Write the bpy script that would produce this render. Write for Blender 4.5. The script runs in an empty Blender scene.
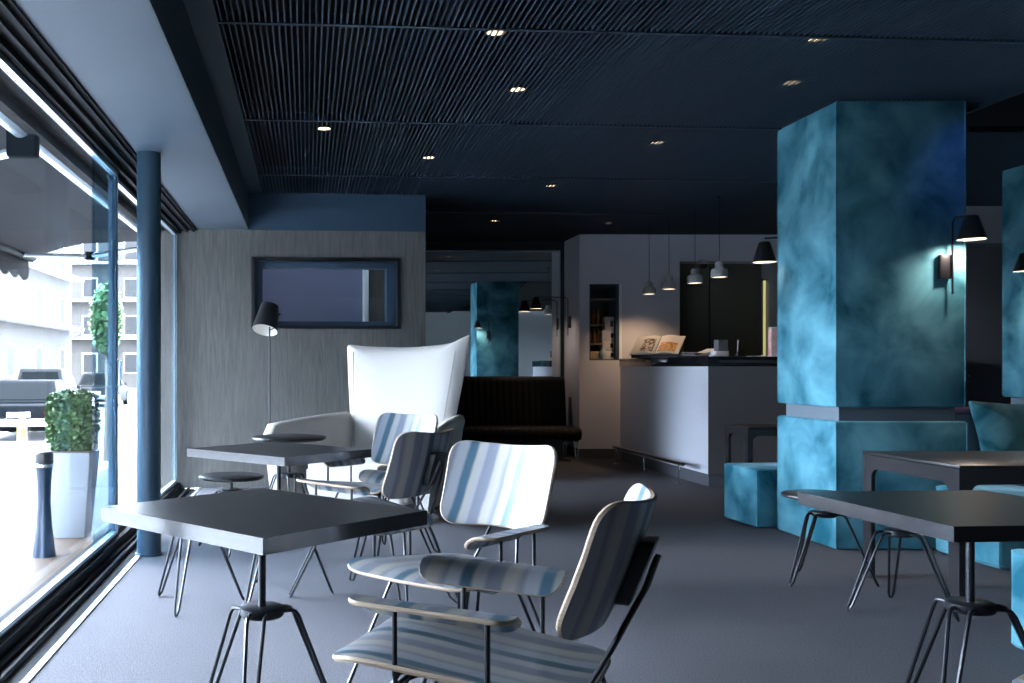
import bpy, bmesh, math, random
from mathutils import Vector, Matrix
random.seed(7)
D = bpy.data
SC = bpy.context.scene
COL = SC.collection
PI = math.pi
R = math.radians

# ------------------------------------------------------------------ camera
H = 1.14                      # eye height
cam = D.cameras.new('camera')
cam.sensor_width = 36.0
cam.lens = 945.0 * 36.0 / 1024.0
cam.shift_x = (512 - 308) / 1024.0
cam.shift_y = (367 - 341.5) / 1024.0
cam.clip_start = 0.02
cam.clip_end = 400
camo = D.objects.new('camera', cam)
camo.location = (0, 0, H)
camo.rotation_euler = (R(90), 0, 0)
COL.objects.link(camo)
SC.camera = camo

# ------------------------------------------------------------------ world, sun, exposure
w = D.worlds.new('sky')
SC.world = w
w.use_nodes = True
bg = w.node_tree.nodes['Background']
bg.inputs['Color'].default_value = (0.70, 0.82, 1.0, 1)
bg.inputs['Strength'].default_value = 45.0
sun = D.lights.new('sun', 'SUN')
sun.energy = 7.0
sun.angle = R(3)
sun.color = (1.0, 0.96, 0.9)
suno = D.objects.new('sun', sun)
suno.rotation_euler = (R(38), R(4), 0)     # from behind the camera, along the street
COL.objects.link(suno)
SC.view_settings.view_transform = 'Standard'
SC.view_settings.look = 'None'
SC.view_settings.exposure = 1.1
SC.view_settings.gamma = 1.0
SC.view_settings.use_curve_mapping = False

# portal: tells the renderer that the sky comes in through the shop window
for y0, y1 in ((2.0, 5.0), (5.0, 8.8)):
    pl = D.lights.new('window_portal', 'AREA')
    pl.shape = 'RECTANGLE'
    pl.size = 2.4
    pl.size_y = y1 - y0
    pl.cycles.is_portal = True
    po = D.objects.new('window_portal', pl)
    po.location = (-1.36, (y0 + y1) / 2, 1.22)
    po.rotation_euler = (0, R(-90), 0)
    COL.objects.link(po)

# ------------------------------------------------------------------ materials
def mat(name, col, rough=0.5, metal=0.0, spec=0.5, var=None, scale=(1, 1, 1), nscale=5.0, detail=4.0,
        bump=0.0, bscale=None, sheen=0.0, sheen_tint=None, emit=None, estr=0.0, dist=0.0, coat=0.0, lo=0.35, hi=0.65):
    m = D.materials.new(name)
    m.use_nodes = True
    nt = m.node_tree
    b = nt.nodes['Principled BSDF']
    b.inputs['Base Color'].default_value = (*col, 1)
    b.inputs['Roughness'].default_value = rough
    b.inputs['Metallic'].default_value = metal
    b.inputs['Specular IOR Level'].default_value = spec
    if sheen:
        b.inputs['Sheen Weight'].default_value = sheen
        b.inputs['Sheen Roughness'].default_value = 0.4
        b.inputs['Sheen Tint'].default_value = (*(sheen_tint or col), 1)
    if coat:
        b.inputs['Coat Weight'].default_value = coat
        b.inputs['Coat Roughness'].default_value = 0.08
    if emit:
        b.inputs['Emission Color'].default_value = (*emit, 1)
        b.inputs['Emission Strength'].default_value = estr
    if var is not None or bump:
        tc = nt.nodes.new('ShaderNodeTexCoord')
        mp = nt.nodes.new('ShaderNodeMapping')
        mp.inputs['Scale'].default_value = scale
        nt.links.new(tc.outputs['Object'], mp.inputs['Vector'])
        n = nt.nodes.new('ShaderNodeTexNoise')
        n.inputs['Scale'].default_value = nscale
        n.inputs['Detail'].default_value = detail
        n.inputs['Distortion'].default_value = dist
        nt.links.new(mp.outputs[0], n.inputs['Vector'])
        if var is not None:
            rp = nt.nodes.new('ShaderNodeValToRGB')
            rp.color_ramp.elements[0].position = lo
            rp.color_ramp.elements[1].position = hi
            rp.color_ramp.elements[0].color = (*col, 1)
            rp.color_ramp.elements[1].color = (*var, 1)
            nt.links.new(n.outputs['Fac'], rp.inputs['Fac'])
            nt.links.new(rp.outputs[0], b.inputs['Base Color'])
        if bump:
            bn = nt.nodes.new('ShaderNodeTexNoise')
            bn.inputs['Scale'].default_value = bscale or nscale
            bn.inputs['Detail'].default_value = 3
            nt.links.new(mp.outputs[0], bn.inputs['Vector'])
            bp = nt.nodes.new('ShaderNodeBump')
            bp.inputs['Strength'].default_value = bump
            bp.inputs['Distance'].default_value = 0.01
            nt.links.new(bn.outputs['Fac'], bp.inputs['Height'])
            nt.links.new(bp.outputs[0], b.inputs['Normal'])
    return m


def glass_mat(name, tint=(0.965, 0.975, 0.98), refl=1.0):
    m = D.materials.new(name)
    m.use_nodes = True
    nt = m.node_tree
    for n in list(nt.nodes):
        if n.type != 'OUTPUT_MATERIAL':
            nt.nodes.remove(n)
    out = [n for n in nt.nodes if n.type == 'OUTPUT_MATERIAL'][0]
    t = nt.nodes.new('ShaderNodeBsdfTransparent')
    t.inputs['Color'].default_value = (*tint, 1)
    g = nt.nodes.new('ShaderNodeBsdfGlossy')
    g.inputs['Roughness'].default_value = 0.02
    ge = nt.nodes.new('ShaderNodeNewGeometry')
    dp = nt.nodes.new('ShaderNodeVectorMath')
    dp.operation = 'DOT_PRODUCT'
    nt.links.new(ge.outputs['Incoming'], dp.inputs[0])
    nt.links.new(ge.outputs['Normal'], dp.inputs[1])
    def mth(op, a_, b_=None):
        k = nt.nodes.new('ShaderNodeMath')
        k.operation = op
        for i_, q_ in enumerate((a_, b_)):
            if q_ is None:
                continue
            if isinstance(q_, (int, float)):
                k.inputs[i_].default_value = q_
            else:
                nt.links.new(q_, k.inputs[i_])
        return k.outputs[0]
    f = mth('ABSOLUTE', dp.outputs['Value'])
    f = mth('POWER', mth('SUBTRACT', 1.0, f), 5.0)
    f = mth('MULTIPLY_ADD', f, 0.42)
    f.node.inputs[2].default_value = 0.025
    mx = nt.nodes.new('ShaderNodeMixShader')
    nt.links.new(f, mx.inputs[0])
    nt.links.new(t.outputs[0], mx.inputs[1])
    nt.links.new(g.outputs[0], mx.inputs[2])
    nt.links.new(mx.outputs[0], out.inputs['Surface'])
    return m


def stripe_mat(name, axis, freq, off=0.0, dark=1.0):
    """watercolour-like cream, grey and blue stripes printed on plywood"""
    m = D.materials.new(name)
    m.use_nodes = True
    nt = m.node_tree
    b = nt.nodes['Principled BSDF']
    b.inputs['Roughness'].default_value = 0.38
    tc = nt.nodes.new('ShaderNodeTexCoord')
    n = nt.nodes.new('ShaderNodeTexNoise')
    n.inputs['Scale'].default_value = 5.0
    n.inputs['Detail'].default_value = 3.0
    nt.links.new(tc.outputs['Object'], n.inputs['Vector'])
    sx = nt.nodes.new('ShaderNodeSeparateXYZ')
    nt.links.new(tc.outputs['Object'], sx.inputs[0])
    a = nt.nodes.new('ShaderNodeMath')
    a.operation = 'MULTIPLY_ADD'
    a.inputs[1].default_value = freq
    a.inputs[2].default_value = off
    nt.links.new(sx.outputs[axis], a.inputs[0])
    z = nt.nodes.new('ShaderNodeMath')           # stripes lean a little
    z.operation = 'MULTIPLY_ADD'
    z.inputs[1].default_value = freq * 0.10
    nt.links.new(sx.outputs[2], z.inputs[0])
    nt.links.new(a.outputs[0], z.inputs[2])
    p = nt.nodes.new('ShaderNodeMath')
    p.operation = 'MULTIPLY_ADD'
    p.inputs[1].default_value = 0.08
    nt.links.new(n.outputs['Fac'], p.inputs[0])
    nt.links.new(z.outputs[0], p.inputs[2])
    fr = nt.nodes.new('ShaderNodeMath')
    fr.operation = 'FRACT'
    nt.links.new(p.outputs[0], fr.inputs[0])
    rp = nt.nodes.new('ShaderNodeValToRGB')
    cr = rp.color_ramp
    cream, grey, blue, pale = (0.43, 0.405, 0.355, 1), (0.20, 0.22, 0.27, 1), (0.065, 0.135, 0.19, 1), (0.36, 0.375, 0.405, 1)
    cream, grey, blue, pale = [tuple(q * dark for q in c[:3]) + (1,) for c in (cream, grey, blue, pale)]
    stops = [(0.0, cream), (0.12, cream), (0.17, grey), (0.33, grey), (0.38, pale), (0.50, cream),
             (0.55, blue), (0.66, blue), (0.71, pale), (0.84, pale), (0.90, grey), (1.0, cream)]
    cr.elements[0].position, cr.elements[0].color = stops[0]
    cr.elements[1].position, cr.elements[1].color = stops[-1]
    for pos, c in stops[1:-1]:
        e = cr.elements.new(pos)
        e.color = c
    nt.links.new(fr.outputs[0], rp.inputs['Fac'])
    nt.links.new(rp.outputs[0], b.inputs['Base Color'])
    return m


M = dict(
    carpet=mat('grey_carpet', (0.078, 0.078, 0.088), 0.95, spec=0.1, var=(0.128, 0.127, 0.140), nscale=160, detail=2, bump=0.6, bscale=300),
    concrete=mat('brushed_concrete', (0.080, 0.080, 0.076), 0.75, var=(0.125, 0.124, 0.116), scale=(9, 9, 0.8), nscale=5, detail=8, bump=0.3, bscale=14, lo=0.3, hi=0.7),
    soffit=mat('soffit_paint', (0.050, 0.070, 0.092), 0.7, var=(0.056, 0.077, 0.100), nscale=1.5),
    darkblue=mat('dark_blue_paint', (0.022, 0.050, 0.085), 0.6),
    darkteal=mat('dark_teal_paint', (0.020, 0.038, 0.045), 0.6),
    slat=mat('slat_blue', (0.011, 0.024, 0.040), 0.5),
    void=mat('ceiling_void_black', (0.004, 0.005, 0.007), 0.9),
    wall=mat('lilac_grey_paint', (0.58, 0.58, 0.65), 0.8),
    wall_dark=mat('dark_grey_paint', (0.30, 0.32, 0.35), 0.8),
    rear=mat('pale_rear_paint', (0.80, 0.86, 0.88), 0.8),
    skirt=mat('dark_skirting', (0.085, 0.09, 0.105), 0.5),
    blackframe=mat('black_frame', (0.010, 0.012, 0.016), 0.35),
    alu=mat('pale_aluminium', (0.55, 0.62, 0.68), 0.35, metal=0.6),
    stile=mat('blue_grey_stile', (0.12, 0.20, 0.26), 0.4),
    glass=glass_mat('window_glass'),
    doorpaint=mat('dark_door_paint', (0.15, 0.145, 0.15), 0.45),
    headblack=mat('matt_black_track', (0.006, 0.007, 0.009), 0.8, spec=0.15),
    panelblue=mat('blue_grey_upholstery', (0.045, 0.080, 0.105), 0.8, spec=0.2),
    tint=glass_mat('tinted_glass', (0.55, 0.68, 0.76)),
    column=mat('blue_steel_paint', (0.0234, 0.0488, 0.0722), 0.4, spec=0.3),
    velvet=mat('teal_velvet', (0.008, 0.090, 0.128), 0.75, spec=0.15, var=(0.135, 0.36, 0.44), nscale=3.0, detail=12, dist=0.45, sheen=0.15, sheen_tint=(0.55, 0.82, 0.95), lo=0.34, hi=0.70, bump=0.15, bscale=6),
    recess=mat('pillar_recess_grey', (0.10, 0.13, 0.155), 0.6),
    blacktop=mat('black_laminate', (0.017, 0.016, 0.017), 0.33, spec=0.25, var=(0.021, 0.020, 0.020), nscale=8),
    edgeband=mat('glossy_black_edge', (0.022, 0.021, 0.023), 0.14, spec=1.0),
    blacksteel=mat('black_steel_rod', (0.010, 0.012, 0.016), 0.32, metal=0.3, spec=0.7),
    blackpaint=mat('black_satin', (0.010, 0.010, 0.012), 0.35),
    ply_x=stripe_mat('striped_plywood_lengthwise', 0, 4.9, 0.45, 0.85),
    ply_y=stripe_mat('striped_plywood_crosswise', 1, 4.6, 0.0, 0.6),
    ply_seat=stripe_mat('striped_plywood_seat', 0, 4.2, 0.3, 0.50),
    ply_edge=mat('plywood_edge', (0.40, 0.31, 0.23), 0.6, spec=0.25, var=(0.28, 0.21, 0.15), scale=(1, 1, 40), nscale=8),
    white=mat('white_cotton', (0.40, 0.385, 0.36), 0.85, spec=0.2, bump=0.25, bscale=7, nscale=3),
    piping=mat('cotton_seam', (0.30, 0.285, 0.26), 0.9),
    leather=mat('black_leather', (0.009, 0.008, 0.008), 0.55, spec=0.15, bump=0.2, bscale=60),
    chrome=mat('chrome', (0.7, 0.72, 0.75), 0.18, metal=1.0),
    mirror=mat('mirror_silver', (0.90, 0.95, 0.96), 0.015, metal=1.0),
    counter=mat('counter_white_paint', (0.62, 0.64, 0.71), 0.45),
    counter_grey=mat('counter_front_grey', (0.15, 0.145, 0.15), 0.5),
    gloss=mat('gloss_black_worktop', (0.012, 0.014, 0.016), 0.06, spec=0.7),
    shade=mat('black_lamp_shade', (0.010, 0.011, 0.013), 0.4),
    warmwhite=mat('lamp_inside_white', (0.8, 0.76, 0.7), 0.6),
    bulb=mat('warm_bulb', (1, 0.8, 0.55), 0.5, emit=(1.0, 0.72, 0.42), estr=7),
    bulb_spot=mat('downlight_lamp', (1, 0.9, 0.8), 0.5, emit=(1.0, 0.74, 0.45), estr=2.4),
    concrete_shade=mat('pale_concrete_shade', (0.46, 0.45, 0.44), 0.8, var=(0.36, 0.36, 0.36), nscale=30),
    cord=mat('black_cord', (0.01, 0.01, 0.012), 0.7),
    olive=mat('dark_olive_panel', (0.125, 0.125, 0.100), 0.6),
    led=mat('yellow_light_strip', (0.9, 0.8, 0.4), 0.5, emit=(0.85, 0.75, 0.30), estr=0.28),
    paper=mat('white_paper', (0.78, 0.77, 0.74), 0.7),
    pink=mat('pink_pack', (0.75, 0.32, 0.30), 0.5, var=(0.85, 0.75, 0.74), nscale=4),
    greyp=mat('grey_plastic', (0.14, 0.14, 0.17), 0.5),
    card=mat('white_card_box', (0.55, 0.52, 0.53), 0.7),
    wood=mat('brown_shelf_wood', (0.12, 0.075, 0.045), 0.5, var=(0.20, 0.13, 0.08), scale=(1, 8, 8), nscale=3),
    bottle=mat('dark_bottle', (0.02, 0.03, 0.02), 0.1),
    amber=mat('amber_bottle', (0.25, 0.11, 0.03), 0.15),
    # outdoors
    terrace=mat('terrace_stone', (0.03827, 0.02554, 0.01741), 0.6, spec=0.1, var=(0.04858, 0.03405, 0.02355), nscale=4),
    pave=mat('pale_paving', (0.1152, 0.1168, 0.1152), 0.8, var=(0.1344, 0.1344, 0.1312), nscale=3),
    road=mat('pale_asphalt', (0.0896, 0.0912, 0.0928), 0.85, var=(0.1024, 0.104, 0.1056), nscale=20),
    kerb=mat('kerb_stone', (0.0704, 0.0832, 0.096), 0.8),
    awning=mat('grey_awning_cloth', (0.012, 0.0125, 0.0155), 0.8, spec=0.05),
    valance=mat('dark_blue_awning_trim', (0.0006, 0.0012, 0.0022), 0.8, spec=0.02),
    bracket=mat('awning_bracket_blue', (0.0016, 0.0034, 0.0046), 0.7, spec=0.03),
    pot=mat('pale_pot', (0.16, 0.1792, 0.2048), 0.5),
    leaf=mat('box_leaf', (0.0288, 0.0704, 0.016), 0.6, var=(0.064, 0.1216, 0.0384), nscale=20),
    binmat=mat('blue_bin_metal', (0.0048, 0.016, 0.0352), 0.35, metal=0.3),
    yellow=mat('yellow_band', (0.272, 0.192, 0.0128), 0.5),
    wpaint=mat('white_bollard_paint', (0.256, 0.256, 0.256), 0.5),
    carblue=mat('dark_blue_car_paint', (0.00035, 0.0008, 0.0014), 0.6, spec=0.02),
    carsilver=mat('silver_car_paint', (0.0065, 0.007, 0.0075), 0.6, spec=0.02),
    carwhite=mat('white_car_paint', (0.0095, 0.010, 0.010), 0.6, spec=0.02),
    carglass=mat('car_window', (0.0011, 0.0016, 0.002), 0.4, spec=0.01),
    tyre=mat('tyre', (0.0008, 0.0008, 0.001), 0.8, spec=0.01),
    taillight=mat('red_tail_light', (0.008, 0.0006, 0.0009), 0.4, spec=0.02),
    facade=mat('cream_facade', (0.026, 0.0245, 0.022), 0.85, spec=0.05, var=(0.030, 0.028, 0.026), nscale=1),
    facadeglass=mat('facade_window', (0.014, 0.0145, 0.015), 0.5, spec=0.02),
    bark=mat('bark', (0.10, 0.07, 0.05), 0.9),
)

# book page: pale paper with printed picture blocks
def page_mat(name, c1, c2):
    return mat(name, c1, 0.6, var=c2, nscale=26, detail=3, lo=0.45, hi=0.55)
M['print_dark'] = page_mat('dark_line_drawing', (0.10, 0.06, 0.05), (0.62, 0.50, 0.42))
M['print_orange'] = page_mat('orange_picture', (0.62, 0.20, 0.06), (0.72, 0.46, 0.16))

# ------------------------------------------------------------------ mesh helpers
class MB:
    def __init__(s):
        s.v = []
        s.f = []

    def add(s, vs, fs):
        o = len(s.v)
        s.v += [tuple(p) for p in vs]
        s.f += [tuple(i + o for i in f) for f in fs]
        return s

    def box(s, a, b, rz=0.0, piv=None):
        x0, y0, z0 = a
        x1, y1, z1 = b
        vs = [(x0, y0, z0), (x1, y0, z0), (x1, y1, z0), (x0, y1, z0), (x0, y0, z1), (x1, y0, z1), (x1, y1, z1), (x0, y1, z1)]
        if rz:
            px, py = piv if piv else ((x0 + x1) / 2, (y0 + y1) / 2)
            c, n = math.cos(rz), math.sin(rz)
            vs = [(px + (x - px) * c - (y - py) * n, py + (x - px) * n + (y - py) * c, z) for x, y, z in vs]
        return s.add(vs, [(0, 3, 2, 1), (4, 5, 6, 7), (0, 1, 5, 4), (1, 2, 6, 5), (2, 3, 7, 6), (3, 0, 4, 7)])

    def tube(s, pts, r, n=8, closed=False, cap=True):
        P = [Vector(p) for p in pts]
        rr = r if isinstance(r, (list, tuple)) else [r] * len(P)
        N = len(P)
        T = []
        for i in range(N):
            if closed:
                d = P[(i + 1) % N] - P[i - 1]
            else:
                d = P[min(i + 1, N - 1)] - P[max(i - 1, 0)]
            T.append(d.normalized())
        u = T[0].orthogonal().normalized()
        vs = []
        for i in range(N):
            u = (u - T[i] * u.dot(T[i]))
            u = u.normalized() if u.length > 1e-6 else T[i].orthogonal().normalized()
            v = T[i].cross(u)
            for k in range(n):
                a = 2 * PI * k / n
                vs.append(P[i] + (u * math.cos(a) + v * math.sin(a)) * rr[i])
        fs = []
        for i in range(N if closed else N - 1):
            j = (i + 1) % N
            for k in range(n):
                fs.append((i * n + k, i * n + (k + 1) % n, j * n + (k + 1) % n, j * n + k))
        if cap and not closed:
            fs.append(tuple(range(n - 1, -1, -1)))
            fs.append(tuple((N - 1) * n + k for k in range(n)))
        return s.add(vs, fs)

    def lathe(s, prof, c=(0, 0, 0), n=32, mtx=None):
        vs, fs = [], []
        L = len(prof)
        for r, z in prof:
            for k in range(n):
                a = 2 * PI * k / n
                p = Vector((max(r, 1e-5) * math.cos(a), max(r, 1e-5) * math.sin(a), z))
                if mtx is not None:
                    p = mtx @ p
                vs.append(p + Vector(c))
        for i in range(L - 1):
            for k in range(n):
                fs.append((i * n + k, i * n + (k + 1) % n, (i + 1) * n + (k + 1) % n, (i + 1) * n + k))
        return s.add(vs, fs)

    def prism(s, out, f0, f1):
        """extrude a 2-D outline: f0 / f1 map (u, v) to the two end faces"""
        n = len(out)
        vs = [f0(*p) for p in out] + [f1(*p) for p in out]
        fs = [tuple(range(n - 1, -1, -1)), tuple(range(n, 2 * n))]
        fs += [(i, (i + 1) % n, n + (i + 1) % n, n + i) for i in range(n)]
        return s.add(vs, fs)

    def plate(s, out, fn, th, rings=(1.0, 0.97, 0.88, 0.72, 0.5, 0.25), puff=None, part='all'):
        """a shell of thickness th over a closed outline; fn(u, v) gives the mid surface. part: all / faces / rim"""
        n = len(out)
        cu = sum(p[0] for p in out) / n
        cv = sum(p[1] for p in out) / n
        def P(u, v):
            return Vector(fn(u, v))
        def nor(u, v):
            e = 1e-3
            a = P(u + e, v) - P(u - e, v)
            b = P(u, v + e) - P(u, v - e)
            c = a.cross(b)
            return c.normalized()
        top, bot = [], []
        for t in rings:
            for (u, v) in out:
                uu, vv = cu + (u - cu) * t, cv + (v - cv) * t
                h = th / 2 if puff is None else puff(t)
                p, q = P(uu, vv), nor(uu, vv)
                top.append(p + q * h)
                bot.append(p - q * h)
        h = th / 2 if puff is None else puff(0)
        pc, qc = P(cu, cv), nor(cu, cv)
        K = len(rings) * n
        vs = top + [pc + qc * h] + bot + [pc - qc * h]
        o2 = K + 1
        fs = []
        if part in ('all', 'faces'):
            for i in range(len(rings) - 1):
                for k in range(n):
                    a, b = i * n + k, i * n + (k + 1) % n
                    c, d = a + n, b + n
                    fs.append((a, b, d, c))
                    fs.append((o2 + a, o2 + c, o2 + d, o2 + b))
            last = (len(rings) - 1) * n
            for k in range(n):
                fs.append((last + k, last + (k + 1) % n, K))
                fs.append((o2 + last + (k + 1) % n, o2 + last + k, o2 + K))
        if part in ('all', 'rim'):
            # rounded rim through a middle line pushed slightly outwards
            base = len(vs)
            mid = []
            for (u, v) in out:
                p = P(u, v)
                ctr = P(cu + (u - cu) * 0.97, cv + (v - cv) * 0.97)
                mid.append(p + (p - ctr).normalized() * th * 0.25)
            vs = vs + mid
            for k in range(n):
                k2 = (k + 1) % n
                fs.append((k, base + k, base + k2, k2))
                fs.append((base + k, o2 + k, o2 + k2, base + k2))
        return s.add(vs, fs)

    def build(s, name, m, parent=None, bevel=0.0, seg=2, smooth=35, sub=0, loc=None):
        me = D.meshes.new(name)
        me.from_pydata(s.v, [], s.f)
        bm = bmesh.new()
        bm.from_mesh(me)
        loose = [v for v in bm.verts if not v.link_faces]
        if loose:
            bmesh.ops.delete(bm, geom=loose, context='VERTS')
        bmesh.ops.recalc_face_normals(bm, faces=bm.faces)
        if bevel:
            es = [e for e in bm.edges if len(e.link_faces) == 2 and e.calc_face_angle(0) > R(30)]
            bmesh.ops.bevel(bm, geom=es, offset=bevel, segments=seg, affect='EDGES', profile=0.5, clamp_overlap=True)
        for f in bm.faces:
            f.smooth = True
        for e in bm.edges:
            if len(e.link_faces) == 2 and e.calc_face_angle(0) > R(smooth):
                e.smooth = False
        bm.to_mesh(me)
        bm.free()
        me.materials.append(m)
        o = D.objects.new(name, me)
        COL.objects.link(o)
        if parent:
            o.parent = parent
        if loc:
            o.location = loc
        if sub:
            md = o.modifiers.new('smooth', 'SUBSURF')
            md.levels = md.render_levels = sub
        return o


def tag(o, label=None, cat=None, group=None, kind=None):
    if label:
        o['label'] = label
    if cat:
        o['category'] = cat
    if group:
        o['group'] = group
    if kind:
        o['kind'] = kind
    return o


def thing(name, label, cat, loc=(0, 0, 0), rz=0.0, group=None):
    o = D.objects.new(name, None)
    o.empty_display_size = 0.1
    COL.objects.link(o)
    o.location = loc
    o.rotation_euler = (0, 0, rz)
    return tag(o, label, cat, group)


def copy_tree(o, loc=None, rz=None, label=None, parent=None):
    c = o.copy()
    COL.objects.link(c)
    if parent:
        c.parent = parent
    if loc is not None:
        c.location = loc
    if rz is not None:
        c.rotation_euler = (0, 0, rz)
    if label:
        c['label'] = label
    for ch in [q for q in D.objects if q.parent == o]:
        copy_tree(ch, parent=c)
    return c


def struct(name, mb, m, parent=None, **k):
    o = mb.build(name, m, parent, **k)
    if not parent:
        o['kind'] = 'structure'
    return o


def rrect(x0, y0, x1, y1, r, n=5):
    out = []
    for cx, cy, a0 in ((x1 - r, y1 - r, 0), (x0 + r, y1 - r, 90), (x0 + r, y0 + r, 180), (x1 - r, y0 + r, 270)):
        for i in range(n + 1):
            a = R(a0 + 90 * i / n)
            out.append((cx + r * math.cos(a), cy + r * math.sin(a)))
    return out


def round_poly(pts, r, n=5, sub=4):
    """round the corners of a polygon and subdivide its sides"""
    out = []
    N = len(pts)
    rs = r if isinstance(r, (list, tuple)) else [r] * N
    for i in range(N):
        p, a, b = Vector(pts[i]), Vector(pts[i - 1]), Vector(pts[(i + 1) % N])
        d1, d2 = (a - p).normalized(), (b - p).normalized()
        q1, q2 = p + d1 * rs[i], p + d2 * rs[i]
        for k in range(n + 1):
            t = k / n
            out.append(tuple(q1 * (1 - t) ** 2 + p * 2 * t * (1 - t) + q2 * t * t))
        nb, nr = Vector(pts[(i + 1) % N]), rs[(i + 1) % N]
        e = nb + (p - nb).normalized() * nr
        for k in range(1, sub):
            out.append(tuple(q2 + (e - q2) * k / sub))
    return out


# ================================================================== THE SETTING
CEIL = 2.79
struct('floor', MB().box((-1.01, -3.6, -0.12), (9.0, 12.6, 0.0)), M['carpet'])

# outside ground
struct('terrace', MB().box((-2.3, -6, -0.25), (-1.40, 30, -0.02)), M['terrace'])
struct('pavement', MB().box((-3.6, -20, -0.9), (-2.3, 80, -0.14)), M['pave'])
struct('kerb', MB().box((-3.75, -20, -0.9), (-3.6, 80, -0.20)), M['kerb'])
struct('sky_blocker_across_street', MB().box((-24, -60, -0.8), (-13.5, -3.0, 12)).box((-24, -3.0, -0.8), (-13.5, 24, 1.7)), mat('sky_blocker_grey', (0.06, 0.06, 0.06), 0.9))  # unseen blocker, added and sized to shape daylight entering the window
struct('road', MB().box((-40, -30, -1.2), (-3.75, 140, -0.6)), M['road'])

# ceiling: black void, slats on the main field and on the field behind the pillars
struct('ceiling', MB().box((-1.5, -3.75, 3.05), (9.15, 12.8, 3.2)), M['void'])
TILT = math.tan(R(4))
slats = MB()
x = -0.415
seams = [0.96, 2.76, 4.52, 6.30, 8.10, 9.95]
while x < 4.2:
    ys = [-3.6] + [s + TILT * (x + 0.4) for s in seams] + [11.8]
    if x > 3.38:
        ys[-1] = 11.8
    else:
        ys[-1] = 12.5
    for a, b in zip(ys[:-1], ys[1:]):
        slats.box((x, a + 0.012, CEIL), (x + 0.0065, b - 0.012, CEIL + 0.045))
    x += 0.030
struct('ceiling_slats', slats, M['slat'])
slats = MB()
x = 4.22
while x < 9.0:
    for a, b in ((6.64, 8.47), (8.49, 9.7 if x > 5.9 else 11.8)):
        slats.box((x, a, CEIL), (x + 0.008, b, CEIL + 0.045))
    x += 0.030
struct('ceiling_slats_right', slats, M['slat'])
rails = MB()
for s in seams:
    rails.box((-0.43, s - 0.014, CEIL - 0.004), (4.2, s + 0.014, CEIL + 0.05), rz=R(4), piv=(-0.43, s))
struct('trim_1', rails, M['slat'])
# strip between beam and slats, slat edge trim, black beam on the right
struct('trim_2', MB().box((-0.575, -3.6, CEIL), (-0.43, 9.3, 3.06)), M['darkteal'])
struct('trim_3', MB().box((4.2, -3.6, CEIL - 0.03), (4.225, 6.62, CEIL + 0.06)), M['slat'])
struct('ceiling_black_field', MB().box((4.225, -3.6, CEIL + 0.04), (9.0, 6.62, 3.06)), M['void'])
struct('beam', MB().box((-1.045, -3.6, 2.44), (-0.57, 8.93, 3.06)), M['soffit'])
struct('beam_side', MB().box((-0.572, -3.6, 2.44), (-0.562, 8.93, CEIL)), M['darkteal'])

# concrete wall with an opening (turned four degrees, as the cross lines of the room)
CW = R(4.6)
def cw(mb):
    c, n = math.cos(CW), math.sin(CW)
    mb.v = [(-1.30 + x * c - y * n, 8.90 + x * n + y * c, z) for x, y, z in mb.v]
    return mb
W0, W1 = 0.765, 2.195          # opening, along the wall
Z0, Z1 = 1.505, 2.185
mb = MB()
mb.box((-0.15, 0, 0), (W0, 0.30, 2.44)).box((W1, 0, 0), (2.438, 0.30, 2.44))
mb.box((W0, 0, 0), (W1, 0.30, Z0)).box((W0, 0, Z1), (W1, 0.30, 2.44))
struct('wall_back', cw(mb), M['concrete'])
struct('wall_back_bulkhead', cw(MB().box((0.70, -0.004, 2.44), (2.438, 0.30, 3.06))), M['darkblue'])
wf = struct('window_1', cw(MB().box((W0, -0.012, Z0), (W0 + 0.035, 0.10, Z1)).box((W1 - 0.03, -0.012, Z0), (W1, 0.10, Z1))
       .box((W0, -0.012, Z0), (W1, 0.10, Z0 + 0.03)).box((W0, -0.012, Z1 - 0.035), (W1, 0.10, Z1))), M['blackframe'])
wi = cw(MB().box((W0 + 0.03, 0.10, Z0), (W0 + 0.11, 0.24, Z1)).box((W1 - 0.115, 0.10, Z0), (W1 - 0.0, 0.24, Z1))
       .box((W0, 0.10, Z0), (W1, 0.24, Z0 + 0.075)).box((W0, 0.10, Z1 - 0.09), (W1, 0.24, Z1))).build('inner_frame', M['darkblue'], wf)
cw(MB().box((W0 + 0.11, 0.20, Z0 + 0.075), (W1 - 0.115, 0.21, Z1 - 0.09))).build('pane', M['glass'], wf)
# the room seen behind that pane
M['backroom'] = mat('backroom_paint', (0.20, 0.22, 0.33), 0.7)
struct('wall_backroom', cw(MB().box((-0.1, 0.95, 0.9), (W1 - 0.22, 1.0, 3.0)).box((-0.12, 0.3, 0.9), (-0.1, 1.0, 3.0))), M['backroom'])
struct('trim_4', cw(MB().box((W1 - 0.235, 0.78, 0.9), (W1 - 0.195, 0.95, 3.0))), M['rear'])
struct('wall_backroom_side', cw(MB().box((W1 - 0.195, 0.80, 0.9), (2.438, 0.9, 3.0))), M['concrete'])
bl = D.lights.new('backroom_light', 'POINT')
bl.energy = 2.2
bl.color = (0.75, 0.82, 1.0)
bl.shadow_soft_size = 0.1
blo = D.objects.new('backroom_light', bl)
blo.location = (-0.2, 9.55, 2.6)
COL.objects.link(blo)

struct('wall_return', MB().box((1.03, 9.1, 0), (1.13, 12.6, 3.06)), M['wall_dark'])
# mirror wall behind the bench
struct('wall_mirror', MB().box((1.03, 12.5, 0), (3.5, 12.6, 3.06)), M['darkteal'])
mr = struct('trim_5', MB().box((1.14, 12.470, 0.99), (3.315, 12.478, 2.665)), M['mirror'])
struct('trim_6', MB().box((1.14, 12.466, 2.655), (3.33, 12.482, 2.68)).box((3.31, 12.466, 0.98), (3.33, 12.482, 2.68)), M['alu'])
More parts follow.
